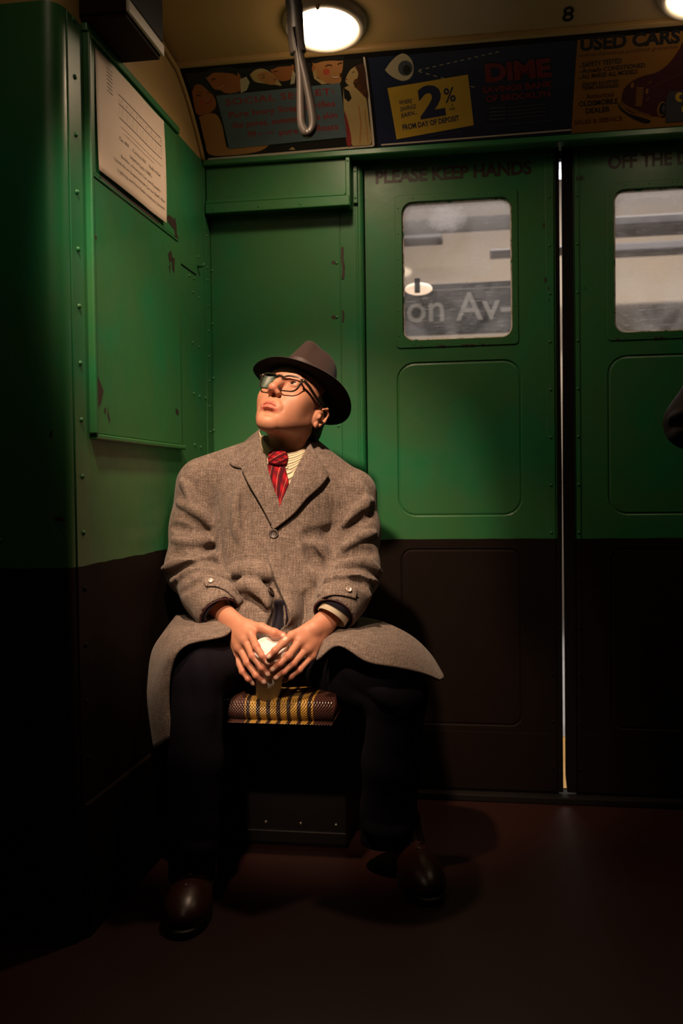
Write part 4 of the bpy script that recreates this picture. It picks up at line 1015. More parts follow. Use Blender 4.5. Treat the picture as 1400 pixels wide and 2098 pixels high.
# ---------------------------------------------------------------- head (own frame: x image-right, y face forward, z crown)
HO = np.array([.3443, -.42, 1.1591]); HS = 1.0096
HM = np.array([[.927, -.206, .313], [-.330, -.844, .423], [-.177, .495, .851]])
H2W = lambda V: HO+HS*(np.asarray(V, float) @ HM.T)
W2H = lambda P: ((np.asarray(P, float)-HO)/HS) @ HM
hd_ = SDF((-.098, -.125, -.215), (.098, .142, .145), .0017)
hd_.ell((0, -.014, .047), (.076, .097, .083))
hd_.ell((0, .030, -.012), (.060, .060, .082), k=.03)
hd_.ell((0, .034, .055), (.063, .057, .052), k=.03)
for s in (-1, 1):
    hd_.cone((s*.051, .002, -.038), (s*.015, .068, -.087), .020, .016, .032)
    hd_.ell((s*.041, .062, -.008), (.021, .018, .018), k=.03)
    hd_.ell((s*.024, .057, -.048), (.018, .020, .026), k=.03)
for s in (-1, 1): hd_.ell((s*.050, .028, -.012), (.016, .034, .032), k=.03)
hd_.ell((0, .077, -.090), (.018, .016, .015), k=.020)
hd_.cone((-.028, .080, .046), (.028, .080, .046), .012, .012, .02)
for s in (-1, 1):
    hd_.ell((s*.033, .104, .027), (.020, .016, .0135), k=.014, op='s')
    hd_.ell((s*.032, .0775, .027), (.0145, .0145, .0135), k=.004)
    hd_.ell((s*.032, .0935, .0280), (.0130, .011, .0060), k=.003, op='s')
    hd_.cone((s*.019, .090, .036), (s*.046, .080, .036), .0042, .004, .006)
hd_.chain([(0, .0895, .036), (0, .1035, .012), (0, .1130, -.006)], [.0082, .0090, .0098], .012)
hd_.ell((0, .1140, -.0100), (.0102, .0090, .0085), k=.010)
for s in (-1, 1):
    hd_.ell((s*.0120, .1015, -.0160), (.0075, .0105, .0072), k=.008)
    hd_.ell((s*.0062, .1085, -.0245), (.0042, .0055, .0050), k=.003, op='s')
    hd_.cone((s*.021, .096, -.022), (s*.030, .080, -.050), .003, .003, .008, 's')
hd_.ell((0, .086, -.046), (.027, .013, .020), k=.014)
LU = [(-.0285, .0800, -.0520), (-.013, .0945, -.0465), (-.004, .0985, -.0448), (0, .0980, -.0458), (.004, .0985, -.0448), (.013, .0945, -.0465), (.0285, .0800, -.0520)]
LL = [(-.021, .0855, -.0555), (-.009, .0945, -.0578), (0, .0962, -.0582), (.009, .0945, -.0578), (.021, .0855, -.0555)]
hd_.chain(LU, [.0025, .0038, .0042, .0038, .0042, .0038, .0025], .003); hd_.chain(LL, [.003, .0050, .0055, .0050, .003], .003)
hd_.chain([(-.0255, .0862, -.0520), (-.011, .0988, -.0512), (0, .1018, -.0508), (.011, .0988, -.0512), (.0255, .0862, -.0520)], [.0010, .0018, .0019, .0018, .0010], .003, 's')
hd_.chain([(-.013, .0920, -.0695), (0, .0965, -.0705), (.013, .0920, -.0695)], .0060, .010, 's')
hd_.cone((0, .106, -.026), (0, .104, -.041), .0022, .003, .005, 's')
for s in (-1, 1):                     # ears
    ra = np.array([[1, 0, 0], [0, .94, -.34], [0, .34, .94]])
    e0 = np.array([s*.0765, -.014, -.002])
    hd_.ell(e0, (.0085, .0185, .0315), ra, .006)
    hd_.chain([e0+np.array([s*.010, .010, .018]), e0+np.array([s*.012, -.004, .029]), e0+np.array([s*.012, -.018, .020]), e0+np.array([s*.011, -.018, .0]), e0+np.array([s*.009, -.006, -.022])], [.003, .0038, .004, .0038, .004], .003)
    hd_.ell(e0+np.array([s*.006, .004, -.026]), (.005, .008, .009), k=.004)
    hd_.ell(e0+np.array([s*.0125, .000, .000]), (.0065, .0085, .013), ra, .003, 's')
    hd_.ell(e0+np.array([s*.0105, .011, -.004]), (.004, .0045, .007), k=.004)
nb = W2H(at(588, 968, -.365)); nt0 = np.array([0, -.022, -.045])
hd_.cone(nt0, nb, .051, .056, .028)
hd_.cone(W2H(at(571, 918, -.425)), W2H(at(577, 945, -.428)), .012, .010, .02)
hd_.cone((.055, -.02, -.05), W2H(at(585, 955, -.425)), .011, .010, .02)
hv, hf = hd_.mesh(1)
def seg_d(V, P):
    d = np.full(len(V), 9.0)
    for a, b in zip(P[:-1], P[1:]):
        a = np.array(a); b = np.array(b); ba = b-a; t = np.clip(((V-a)@ba)/(ba@ba), 0, 1); d = np.minimum(d, np.linalg.norm(V-a-t[:, None]*ba, axis=1))
    return d
sst = lambda x, a, b: np.clip((x-a)/(b-a), 0, 1)**2*(3-2*np.clip((x-a)/(b-a), 0, 1))
lip = np.maximum(1-sst(seg_d(hv, LU), .0045, .0075), 1-sst(seg_d(hv, LL), .0060, .0085))*.85
blush = .35*(1-sst(np.linalg.norm((hv-np.array([0, .115, -.010]))/np.array([1, 1, .9]), axis=1), .010, .022))
brow = np.zeros(len(hv))
for s in (-1, 1):
    bd_ = seg_d(hv, [(s*.014, .090, .051), (s*.030, .089, .0585), (s*.048, .076, .056)]); brow = np.maximum(brow, (1-sst(bd_, .0035, .0085))*.8)
tint_h = np.stack([np.maximum(lip, blush), brow, np.zeros(len(hv)), np.ones(len(hv))], 1)

# ---------------------------------------------------------------- hands
CUP_B, CUP_T = at(549, 1424, -.632), at(557, 1327, -.682)
def make_hand(wr, fore, fingers, thumb, sgn):
    allp = [fore, wr]+[j for f_ in fingers for j in f_]+thumb; A = np.array([at(*q) for q in allp]); A[0] = A[1]+(A[0]-A[1])*min(1, .10/np.linalg.norm(A[0]-A[1]))
    S = SDF(A.min(0)-.03, A.max(0)+.03, .0016)
    W_ = at(*wr); M_ = [at(*f_[0]) for f_ in fingers]
    tocam = (CAM-W_)/np.linalg.norm(CAM-W_)
    side = M_[3]-M_[0]
    ctr = (M_[1]+M_[2])/2
    S.comb(f_flat(W_*.75+ctr*.25, ctr*.93+W_*.07, side, (.028, .034), (.0165, .0135)), A.min(0), A.max(0), .01)
    S.comb(f_flat(A[0], W_, side, (.029, .0265), (.023, .020)), A.min(0)-.02, A.max(0)+.02, .02)
    for f_, rr in zip(fingers, (1.0, 1.03, .98, .84)):
        P = [at(*q) for q in f_]
        # knuckle heads and tendons on the back
        S.cone(W_+(P[0]-W_)*.45, P[0], .0085, .0105*rr, .012)
        S.ell(P[0]+tocam*.0035, (.0092*rr,)*3, k=.008)
    for f_, rr in zip(fingers, (1.0, 1.03, .98, .84)):
        P = [at(*q) for q in f_]
        T_ = SDF.__new__(SDF); T_.h, T_.lo, T_.ax, T_.n = S.h, S.lo, S.ax, S.n; T_.d = np.full(S.d.shape, 9.0, np.float32)
        T_.chain(P, np.array([.0098, .0090, .0080, .0070])*rr, .004)
        T_.ell(P[1]+tocam*.0012, (.0092*rr,)*3, k=.005); T_.ell(P[2]+tocam*.0008, (.0080*rr,)*3, k=.004)
        ax_ = (P[3]-P[2])/np.linalg.norm(P[3]-P[2]); T_.cone(P[3], P[3]+ax_*.003, .0068*rr, .0055*rr, .003)
        S.d = mixd(S.d, T_.d, .0035, 'u')
    P = [at(*q) for q in thumb]
    S.cone(W_, P[0], .017, .015, .015); S.cone(P[0], P[1], .0150, .0120, .012); S.chain(P[1:], np.array([.0118, .0108, .0082]), .005)
    S.ell(P[2]+tocam*.001, (.0108,)*3, k=.005)
    V, F = S.mesh(2); tn = np.zeros((len(V), 4)); tn[:, 3] = 1
    for f_ in fingers+[thumb]:
        P = [at(*q) for q in f_]; ax_ = (P[-1]-P[-2])/np.linalg.norm(P[-1]-P[-2]); c = P[-1]+tocam*.0075-ax_*.001
        q = V-c; u = q@ax_; sd = np.cross(ax_, tocam); v = q@sd; n_ = q@tocam
        tn[:, 2] = np.maximum(tn[:, 2], (1-sst(np.sqrt((u/.0062)**2+(v/.0050)**2), .8, 1.05))*(n_ > -.004))
        for j in (1, 2):
            if j < len(P)-1: tn[:, 0] = np.maximum(tn[:, 0], .30*(1-sst(np.linalg.norm(V-P[j]-tocam*.007, axis=1), .004, .012)))
        tn[:, 0] = np.maximum(tn[:, 0], .35*(1-sst(np.linalg.norm(V-P[-1], axis=1), .008, .020)))
    return V, F, tn
HR = make_hand((464, 1262, -.600), (425, 1225, -.545),
    [[(515, 1300, -.664), (525, 1325, -.700), (538, 1344, -.716), (549, 1357, -.716)], [(503, 1312, -.664), (518, 1344, -.697), (537, 1368, -.706), (549, 1381, -.700)],
     [(492, 1328, -.656), (507, 1358, -.686), (525, 1384, -.694), (541, 1397, -.688)], [(483, 1343, -.645), (497, 1376, -.672), (509, 1391, -.676), (519, 1400, -.668)]],
    [(508, 1284, -.635), (536, 1286, -.652), (562, 1297, -.658), (581, 1302, -.656)], -1)
HL = make_hand((672, 1270, -.600), (700, 1230, -.545),
    [[(598, 1303, -.662), (580, 1318, -.702), (564, 1333, -.724), (551, 1345, -.728)], [(614, 1314, -.660), (591, 1344, -.700), (574, 1359, -.710), (559, 1371, -.708)],
     [(629, 1329, -.652), (601, 1359, -.690), (582, 1376, -.700), (566, 1388, -.697)], [(640, 1344, -.642), (614, 1372, -.676), (597, 1386, -.682), (583, 1394, -.678)]],
    [(645, 1288, -.632), (622, 1296, -.634), (600, 1304, -.640), (582, 1308, -.646)], 1)
# rest of the body under the clothes, coarse
core = SDF((.05, -.86, .10), (.66, -.20, 1.08), .011)
core.chain([at(575, 1330, -.43), at(578, 1150, -.42), at(585, 1000, -.375)], [.125, .115, .105], .05); core.cone(at(585, 1000, -.375), at(590, 945, -.37), .06, .05, .04)
core.chain([at(600, 1000, -.37), at(715, 1030, -.385), at(720, 1180, -.47), at(690, 1240, -.565)], [.045, .030, .028, .026], .03)
core.chain([at(560, 1000, -.37), at(420, 1010, -.385), at(395, 1170, -.47), at(440, 1245, -.57)], [.045, .030, .028, .026], .03)
core.chain([at(520, 1330, -.43), at(407, 1372, -.70), at(402, 1770, -.75)], [.08, .052, .034], .03); core.chain([at(630, 1330, -.43), at(818, 1415, -.63), at(795, 1735, -.55)], [.08, .052, .034], .03)
cv, cf = core.mesh(1)
allV = [H2W(hv), HR[0], HL[0], cv]; allF = [hf[:, ::-1], HR[1], HL[1], cf]; tin = [tint_h, HR[2], HL[2], np.tile([0, 0, 0, 1.0], (len(cv), 1))]
off = np.cumsum([0]+[len(v) for v in allV[:-1]])
body = sdf_obj('body', (np.vstack(allV), np.vstack([f_+o_ for f_, o_ in zip(allF, off)])), MAT['skin'], MAN)
ca = body.data.color_attributes.new('tint', 'FLOAT_COLOR', 'POINT'); ca.data.foreach_set('color', np.vstack(tin).astype(np.float32).ravel())
def local_obj(name, V, F, m, parent=MAN, smooth=True): return mesh_obj(name, H2W(np.array(V)), F, m, parent, smooth)
# eyes
def eye_mat():
    m, nt, bs = new_mat('eye'); v = N(nt, 'ShaderNodeTexCoord').outputs['UV']; sx = N(nt, 'ShaderNodeSeparateXYZ'); nt.links.new(v, sx.inputs[0])
    c = ramp(nt, sx.outputs['X'], [(.0, (.004, .003, .003)), (.155, (.004, .003, .003)), (.17, (.035, .016, .008)), (.34, (.03, .014, .008)), (.37, (.55, .48, .42)), (1, (.5, .4, .36))]); nt.links.new(c, bs.inputs['Base Color']); bs.inputs['Roughness'].default_value = .08; return m
MAT['eye'] = eye_mat()
for s in (-1, 1):
    gaze = np.array([-.12, .93, .30]); gaze /= np.linalg.norm(gaze); up_ = np.cross(gaze, (1, 0, 0)); rt = np.cross(gaze, up_)
    V = []; F = []; na, nr = 24, 14; u_ = []
    for i in range(nr+1):
        th = math.pi*.62*i/nr
        for j in range(na):
            a = 2*math.pi*j/na; V.append(np.array([s*.032, .0775, .027])+.0129*(math.cos(th)*gaze+math.sin(th)*(math.cos(a)*up_+math.sin(a)*rt))); u_.append(i/nr)
    for i in range(nr):
        for j in range(na): F.append((i*na+j, i*na+(j+1) % na, (i+1)*na+(j+1) % na, (i+1)*na+j))
    o = local_obj('eye', V, F, MAT['eye']); uv = o.data.uv_layers.new(name='UVMap')
    for lp in o.data.loops: uv.data[lp.index].uv = (u_[lp.vertex_index], 0)
# hair: nape, sides and sideburns below the hat
hr = SDF((-.1, -.125, -.10), (.1, .06, .09), .0020)
hr.ell((0, -.016, .040), (.0795, .0995, .080)); hr.ell((0, -.062, -.030), (.066, .050, .056), k=.03); hr.ell((0, -.070, -.066), (.056, .044, .038), k=.02)
hr.comb(lambda X, Y, Z: (Y-.012)-.75*np.maximum(Z-.012, 0)+1.6*np.maximum(.004-Z, 0)+0*X, (-.2,)*3, (.2,)*3, .006, 'i')                       # front hairline
hr.comb(lambda X, Y, Z: -(Z+.094+.0*X)-.0*Y, (-.2,)*3, (.2,)*3, .01, 'i')
for s in (-1, 1):
    hr.ell((s*.082, -.010, -.014), (.020, .022, .036), k=.006, op='s')
    hr.cone((s*.0655, .014, .020), (s*.0650, .010, -.006), .0085, .0060, .004)
hr.comb(lambda X, Y, Z: -(np.sin(X*310+Y*120)*np.sin(Z*160+X*90)*.0012+.0002)+hr.d[hr.sub((-.2,)*3, (.2,)*3)[0]], (-.2,)*3, (.2,)*3, 0, 'set') if False else None
v_, f_ = hr.mesh(1); v_ = v_+.0012*np.sin(v_[:, [0]]*700+v_[:, [2]]*180)*np.array([[1, -1, 0]]) 
sdf_obj('hair', (v_, f_[:, ::-1]), MAT['hair'], MAN, xf=H2W)
# ---------------------------------------------------------------- hat
HAT = empty('hat', H2W([0, 0, .06]), MAN); HAT['label'] = 'brown felt hat with pinched crown and dark underbrim'
def hatxf(V):       # hat sits tipped on the head
    V = np.array(V, float); a = math.radians(HATP['tip']); b = math.radians(HATP['roll']); c_ = np.array([0, -.01, .055])
    q = V-c_; y = q[:, 1]*math.cos(a)-q[:, 2]*math.sin(a); z = q[:, 1]*math.sin(a)+q[:, 2]*math.cos(a); x = q[:, 0]*math.cos(b)+z*math.sin(b); z = -q[:, 0]*math.sin(b)+z*math.cos(b)
    return np.stack([x, y, z], 1)+c_+np.array(HATP['off'])
HATP = dict(tip=4.5, roll=0.0, off=(0.0, 0.0, 0.004))
NA = 72
def ring(th, t):    # brim surface, t 0 inner..1 outer
    rx = .0785+t*(.131-.0785); ry = .0985+t*(.154-.0985); x = rx*math.cos(th); y = ry*math.sin(th)-.008
    z = .062 - t*(.004+.010*max(0, math.sin(th))**2) - t*.020*math.exp(-((th-2.45)/.62)**2) + t*t*(.016*abs(math.cos(th))**3+.012*max(0, -math.sin(th))**2)
    return (x, y, z)
def grid_obj(name, rows, m, parent, closed=True, xf=None):
    n = len(rows[0]); V = [p for r_ in rows for p in r_]; F = []
    for i in range(len(rows)-1):
        for j in range(n if closed else n-1): F.append((i*n+j, i*n+(j+1) % n, (i+1)*n+(j+1) % n, (i+1)*n+j))
    o = mesh_obj(name, H2W(hatxf(V)), F, m, parent, True)
    bm = bmesh.new(); bm.from_mesh(o.data); bmesh.ops.recalc_face_normals(bm, faces=bm.faces[:]); bm.to_mesh(o.data); bm.free(); return o
TH = [2*math.pi*j/NA for j in range(NA)]
top_rows = [[tuple(np.array(ring(t, k))+np.array([0, 0, .0018])) for t in TH] for k in np.linspace(0, 1, 9)]
edge_ = [[tuple(np.array(ring(t, 1.0))*np.array([1.012, 1.010, 1])) for t in TH]]
bot_rows = [[tuple(np.array(ring(t, k))-np.array([0, 0, .0014])) for t in TH] for k in np.linspace(1, 0, 9)]
grid_obj('brim', top_rows+edge_, MAT['felt'], HAT); grid_obj('underbrim', edge_+bot_rows, MAT['felt_under'], HAT)
def crown(th, h):   # h 0 base..1 top edge
    sx_, sy_ = math.cos(th), math.sin(th)
    rx = .0795-.010*h-.012*h*h; ry = .0995-.012*h-.010*h*h
    pinch = math.exp(-((th-math.radians(52))/.42)**2)+math.exp(-((th-math.radians(128))/.42)**2)     # two dents at the front
    rx *= 1-.30*pinch*h**1.2; ry *= 1-.14*pinch*h**1.2
    z = .062+h*(.098+.018*sy_-.006*sy_*sy_)
    return np.array([rx*sx_, ry*sy_-.008, z])
rows = [[tuple(crown(t, h)) for t in TH] for h in (0, .12, .24, .36, .48, .6, .7, .8, .88, .94, .98)]
rim_ = [crown(t, 1.0) for t in TH]; cen = np.mean(rim_, 0)
for k in (.97, .90, .8, .66, .5, .34, .18, .02):       # top with a lengthwise crease
    r_ = []
    for j, t in enumerate(TH):
        p = cen+(rim_[j]-cen)*k; dent = .030*math.exp(-(p[0]/.022)**2)*(1-k**4)*(.65+.35*(p[1]+.1)/.15); p = p+np.array([0, 0, .004*(1-k)-dent]); r_.append(tuple(p))
    rows.append(r_)
grid_obj('crown', rows, MAT['felt'], HAT)
bw_ = [[tuple(crown(t, h)*np.array([1.018, 1.016, 1])) for t in TH] for h in (0.0, .06, .28, .34)]
grid_obj('hat_band', bw_, MAT['ribbon'], HAT)
bow = [[np.array(crown(.12+a, h))*np.array([1.03+.04*math.sin(k*math.pi), 1.03, 1]) for k, a in zip(np.linspace(0, 1, 6), np.linspace(-.22, .22, 6))] for h in (.03, .16, .31)]
grid_obj('bow', [[tuple(q) for q in r_] for r_ in bow], MAT['ribbon'], HAT, False)
# ---------------------------------------------------------------- glasses
GL = empty('glasses', H2W([0, .105, .026]), MAN); GL['label'] = 'dark framed spectacles'
MAT['lens'] = None
def lens_mat():
    m, nt, bs = new_mat('spectacle_lens'); out = nt.nodes['Material Output']; t = N(nt, 'ShaderNodeBsdfTransparent'); t.inputs[0].default_value = (.93, .93, .93, 1); g = N(nt, 'ShaderNodeBsdfGlossy'); g.inputs['Roughness'].default_value = .03
    fr = N(nt, 'ShaderNodeFresnel'); fr.inputs[0].default_value = 1.5; mx = N(nt, 'ShaderNodeMixShader'); nt.links.new(fr.outputs[0], mx.inputs[0]); nt.links.new(t.outputs[0], mx.inputs[1]); nt.links.new(g.outputs[0], mx.inputs[2]); nt.links.new(mx.outputs[0], out.inputs['Surface']); return m
MAT['lens'] = lens_mat()
gy = lambda x: .1045-.0022*(abs(x)/.03)**2.2
for s in (-1, 1):
    L = []
    for (u, w) in rrect(-.0245, .0245, -.0222, .0222, .0150, 6, 2):
        u2 = u*(1.0+.10*(w/.02)); L.append((s*.0335+s*u2, w+.0155+.003*(s*u*s)/.0245*1.0))
    V = []; F = []; n = len(L); cx_ = np.mean(L, 0)
    for (k, dy) in ((.955, .0016), (1.055, .0022), (1.075, -.0008), (.97, -.0022)):
        kk = lambda q: k+(.03 if q[1] > cx_[1]+.008 and k > 1 else 0)
        for q in L: p = cx_+(np.array(q)-cx_)*kk(q); V.append((p[0], gy(p[0])+dy, p[1]))
    for i in range(4):
        for j in range(n): F.append((i*n+j, i*n+(j+1) % n, ((i+1) % 4)*n+(j+1) % n, ((i+1) % 4)*n+j))
    local_obj('rim', V, F, MAT['acetate'], GL, False)
    lv = [(cx_[0], gy(cx_[0])+.0012, cx_[1])]+[(q[0], gy(q[0]), q[1]) for q in L]; local_obj('lens', lv, [(0, i+1, (i+1) % n+1) for i in range(n)], MAT['lens'], GL)
    e_ = np.array([s*.0605, gy(.0605)+.001, .0335])
    V, F = tube([e_+np.array([-s*.005, .001, 0]), e_+np.array([s*.006, -.002, 0]), np.array([s*.0735, .075, .030]), np.array([s*.0800, .020, .024]), np.array([s*.0815, -.014, .021]), np.array([s*.0805, -.034, .002]), np.array([s*.078, -.040, -.012])], [.0042, .0045, .0040, .0034, .003, .0028, .002], 8); local_obj('temple', V, F, MAT['acetate'], GL)
    for dz in (-.0022, .0022): V, F = lathe([(.0001, .0012), (.0011, .0010), (.0013, 0)], 8); local_obj('pin', [np.array([s*.0575+v[0], gy(.0575)+.0026+v[2], .0335+dz+v[1]]) for v in V], F, MAT['bone'], GL)
V, F = tube([(-.0095, .1052, .029), (-.004, .1075, .032), (.004, .1075, .032), (.0095, .1052, .029)], .0032, 8); local_obj('bridge', V, F, MAT['acetate'], GL)

# ---------------------------------------------------------------- trousers
tr = SDF((.03, -.92, .04), (.78, -.22, .62), .0048)
tr.ell(at(572, 1335, -.42), (.17, .15, .10))
KR, KL = at(404, 1378, -.715), at(815, 1422, -.640)
tr.chain([at(515, 1340, -.43), KR], [.090, .066], .03); tr.chain([at(635, 1340, -.43), KL], [.092, .070], .03)
tr.chain([KR, at(402, 1560, -.745), at(396, 1700, -.785), at(393, 1800, -.800)], [.063, .062, .056, .054], .02)
tr.chain([KL, at(803, 1560, -.605), at(796, 1660, -.575), at(793, 1722, -.560)], [.068, .070, .066, .066], .02)
for pts, r_, a_ in (([(405, 1330), (418, 1400), (430, 1480)], .018, .005), ([(372, 1735), (400, 1750), (436, 1738)], .014, .006), ([(700, 1370), (760, 1400), (800, 1440)], .018, .006), ([(752, 1700), (795, 1712), (838, 1704)], .014, .005)): tr.stroke(pts, r_, a_, .02)
for c_, nn in ((at(398, 1790, -.775), 1), (at(793, 1742, -.560), 1)):
    tr.comb(lambda X, Y, Z: (c_[2]-Z)+0*X+0*Y, c_-.12, c_+np.array([.12, .12, .02]), .004, 'i') if False else None
zc = .058; tr.comb(lambda X, Y, Z: np.where(X < .45, zc, at(793, 1745, -.62)[2])-Z+0*Y, (0, -1, 0), (.8, -.2, .14), .004, 'i')
TRO = sdf_obj('trousers', tr, MAT['trouser'], MAN)

# ---------------------------------------------------------------- overcoat
ct = SDF((-.015, -.72, .50), (.70, -.16, 1.13), .0038)
def row(py, l, r, yc, ry):
    a, b = at(l, py, yc), at(r, py, yc); return (a[2], (a[0]+b[0])/2, yc, (b[0]-a[0])/2, ry)
ct.comb(f_loft([row(905, 548, 640, -.365, .06), row(935, 505, 665, -.368, .085), row(965, 470, 692, -.375, .108), row(1010, 448, 706, -.385, .128), row(1080, 446, 700, -.400, .138), row(1160, 452, 692, -.420, .142), row(1230, 452, 694, -.440, .150), row(1290, 438, 705, -.445, .165), row(1330, 445, 700, -.44, .150)]), (0, -.66, .5), (.7, -.2, 1.12), .01)
ct.cone(at(535, 935, -.365), at(420, 985, -.382), .052, .066, .045); ct.cone(at(645, 950, -.365), at(718, 1012, -.385), .050, .064, .045)
def sleeve(P, R, cut, hol):
    T_ = SDF.__new__(SDF); T_.h, T_.lo, T_.ax, T_.n = ct.h, ct.lo, ct.ax, ct.n; T_.d = np.full(ct.d.shape, 9.0, np.float32)
    P = [at(*q) for q in P]; T_.chain(P, R, .03); d = P[-1]-P[-2]; d /= np.linalg.norm(d); e = P[-1]+d*cut
    T_.comb(lambda X, Y, Z: (X-e[0])*d[0]+(Y-e[1])*d[1]+(Z-e[2])*d[2], e-.13, e+.13, .003, 'i')
    T_.cone(e+d*.03, e-d*.045, hol, hol-.004, .003, 's')
    return T_, e, d
SR, eR, dR = sleeve([(411, 995, -.385), (398, 1085, -.415), (394, 1165, -.470), (424, 1215, -.548), (443, 1247, -.590)], [.067, .063, .067, .060, .060], .030, .053)
SL_, eL, dL = sleeve([(722, 1012, -.388), (728, 1090, -.420), (722, 1172, -.475), (704, 1216, -.550), (690, 1246, -.592)], [.065, .061, .068, .060, .058], .027, .051)
FOLDS_R = [  # image-left sleeve
    ([(366, 1030), (393, 1043), (420, 1062), (444, 1094)], .011, .008), ([(344, 1104), (389, 1112), (430, 1106), (448, 1088)], .012, .009), ([(338, 1165), (371, 1152), (418, 1141), (452, 1150)], .012, .010), ([(352, 1192), (400, 1166), (440, 1172), (470, 1190)], .009, .006), ([(372, 985), (385, 1005), (392, 1030)], .010, .006),
    ([(352, 1078), (385, 1085), (425, 1090)], .011, -.009), ([(350, 1132), (392, 1134), (440, 1122)], .011, -.009), ([(380, 1060), (410, 1078), (436, 1102)], .008, -.006), ([(348, 1180), (390, 1158), (440, 1158)], .008, -.007), ([(372, 1215), (395, 1200), (410, 1190)], .009, -.006), ([(428, 975), (440, 1010), (446, 1060), (448, 1110)], .008, -.008), ([(420, 950), (432, 980), (438, 1015)], .010, .006)]
FOLDS_L = [([(762, 1026), (735, 1042), (704, 1078)], .010, .008), ([(766, 1092), (732, 1104), (698, 1130)], .011, .009), ([(776, 1172), (742, 1152), (694, 1162)], .012, .010), ([(770, 1192), (735, 1178), (690, 1180), (668, 1192)], .009, .008), ([(760, 1060), (730, 1072), (703, 1102)], .010, -.009), ([(768, 1130), (735, 1130), (696, 1148)], .011, -.009), ([(765, 1180), (735, 1168), (690, 1172)], .007, -.007), ([(758, 1215), (740, 1195), (720, 1188)], .009, -.007), ([(744, 1205), (757, 1225), (760, 1245)], .008, .005), ([(700, 1005), (696, 1050), (694, 1110), (690, 1150)], .007, -.007), ([(735, 990), (748, 1015), (752, 1045)], .010, .005)]
for T_, fo in ((SR, FOLDS_R), (SL_, FOLDS_L)):
    for pts, r_, a_ in fo: T_.stroke(pts, r_*1.03, a_*(1.6 if a_ > 0 else .95))
for pts, r_, a_ in (  # body of the coat
    ([(676, 1168), (662, 1138), (648, 1108)], .016, .010), ([(640, 1160), (652, 1185), (672, 1176)], .014, .008), ([(694, 1076), (672, 1092), (645, 1098), (620, 1098)], .014, -.005), ([(632, 1120), (645, 1150), (660, 1165)], .012, -.008),
    ([(470, 1190), (500, 1182), (540, 1196), (552, 1204)], .012, -.012), ([(488, 1205), (510, 1200), (535, 1215), (548, 1240)], .014, .012), ([(500, 1235), (520, 1228), (540, 1250)], .010, -.010), ([(470, 1170), (520, 1168), (560, 1176)], .014, .007),
    ([(490, 1000), (484, 1050), (488, 1100)], .014, .006), ([(505, 1010), (505, 1060), (510, 1110)], .012, -.006), ([(600, 1210), (590, 1250), (583, 1285)], .010, .008), ([(630, 1215), (625, 1255), (612, 1290)], .013, -.010), ([(650, 1225), (645, 1260), (630, 1290)], .012, .006)): ct.stroke(pts, r_*1.08, a_*(1.75 if a_ > 0 else 1.05))
# opening below the second button
h0, h1, h2 = [ct.hit(*q)[0] for q in ((568, 1238), (572, 1262), (562, 1290))]
ct.chain([h0, h1+np.array([0, .01, 0]), h2], [.012, .020, .024], .006, 's')
ct.d = mixd(mixd(ct.d, SR.d, .012, 'u'), SL_.d, .012, 'u')
ct.comb(lambda X, Y, Z: .008-X+0*Y+0*Z, (-1, -1, 0), (.03, 0, 2), .004, 'i')
# armhole creases
for pts in ([(446, 1030), (449, 1080), (452, 1130), (458, 1160)], [(692, 1070), (688, 1110), (684, 1150), (676, 1185)]): ct.stroke(pts, .006, -.006)
# front edge: left front over right, a soft step
for pts, a_ in (([(556, 1100), (552, 1135), (562, 1175), (578, 1215), (588, 1245), (590, 1275)], .0045), ): ct.stroke(pts, .007, a_, .004)
ct.stroke([(550, 1100), (545, 1138), (554, 1180), (570, 1220), (579, 1250)], .004, -.0045, .003)
# lap panels of the coat (over the thighs)
COAT = sdf_obj('overcoat', ct, MAT['tweed'], MAN, 2); COAT['label'] = 'brown-grey tweed overcoat'
A3 = lambda g: [[at(*q) for q in r_] for r_ in g]
tail_r = patch('coat_tail', A3([
    [(478, 1262, -.565), (435, 1258, -.55), (395, 1262, -.52), (362, 1262, -.48)], [(464, 1300, -.680), (408, 1302, -.715), (366, 1299, -.675), (338, 1294, -.590)],
    [(380, 1322, -.790), (354, 1334, -.772), (333, 1338, -.695), (313, 1336, -.610)], [(351, 1370, -.785), (336, 1384, -.765), (318, 1395, -.710), (304, 1398, -.640)],
    [(346, 1445, -.765), (333, 1448, -.755), (317, 1450, -.720), (304, 1448, -.660)], [(353, 1508, -.760), (342, 1515, -.750), (329, 1526, -.725), (316, 1535, -.690)]]), .006, MAT['tweed'], COAT, 20, 40)
tail_l = patch('coat_tail', A3([
    [(690, 1270, -.47), (675, 1292, -.57), (662, 1318, -.640), (650, 1352, -.680)], [(735, 1266, -.46), (722, 1284, -.57), (708, 1304, -.650), (694, 1322, -.705)],
    [(785, 1276, -.45), (780, 1302, -.58), (768, 1330, -.690), (752, 1354, -.735)], [(842, 1304, -.44), (838, 1325, -.57), (826, 1348, -.675), (812, 1366, -.730)],
    [(882, 1342, -.44), (877, 1355, -.55), (869, 1368, -.640), (862, 1378, -.690)], [(909, 1386, -.47), (908, 1389, -.53), (905, 1391, -.590), (900, 1393, -.630)]]), .006, MAT['tweed'], COAT, 24, 36)
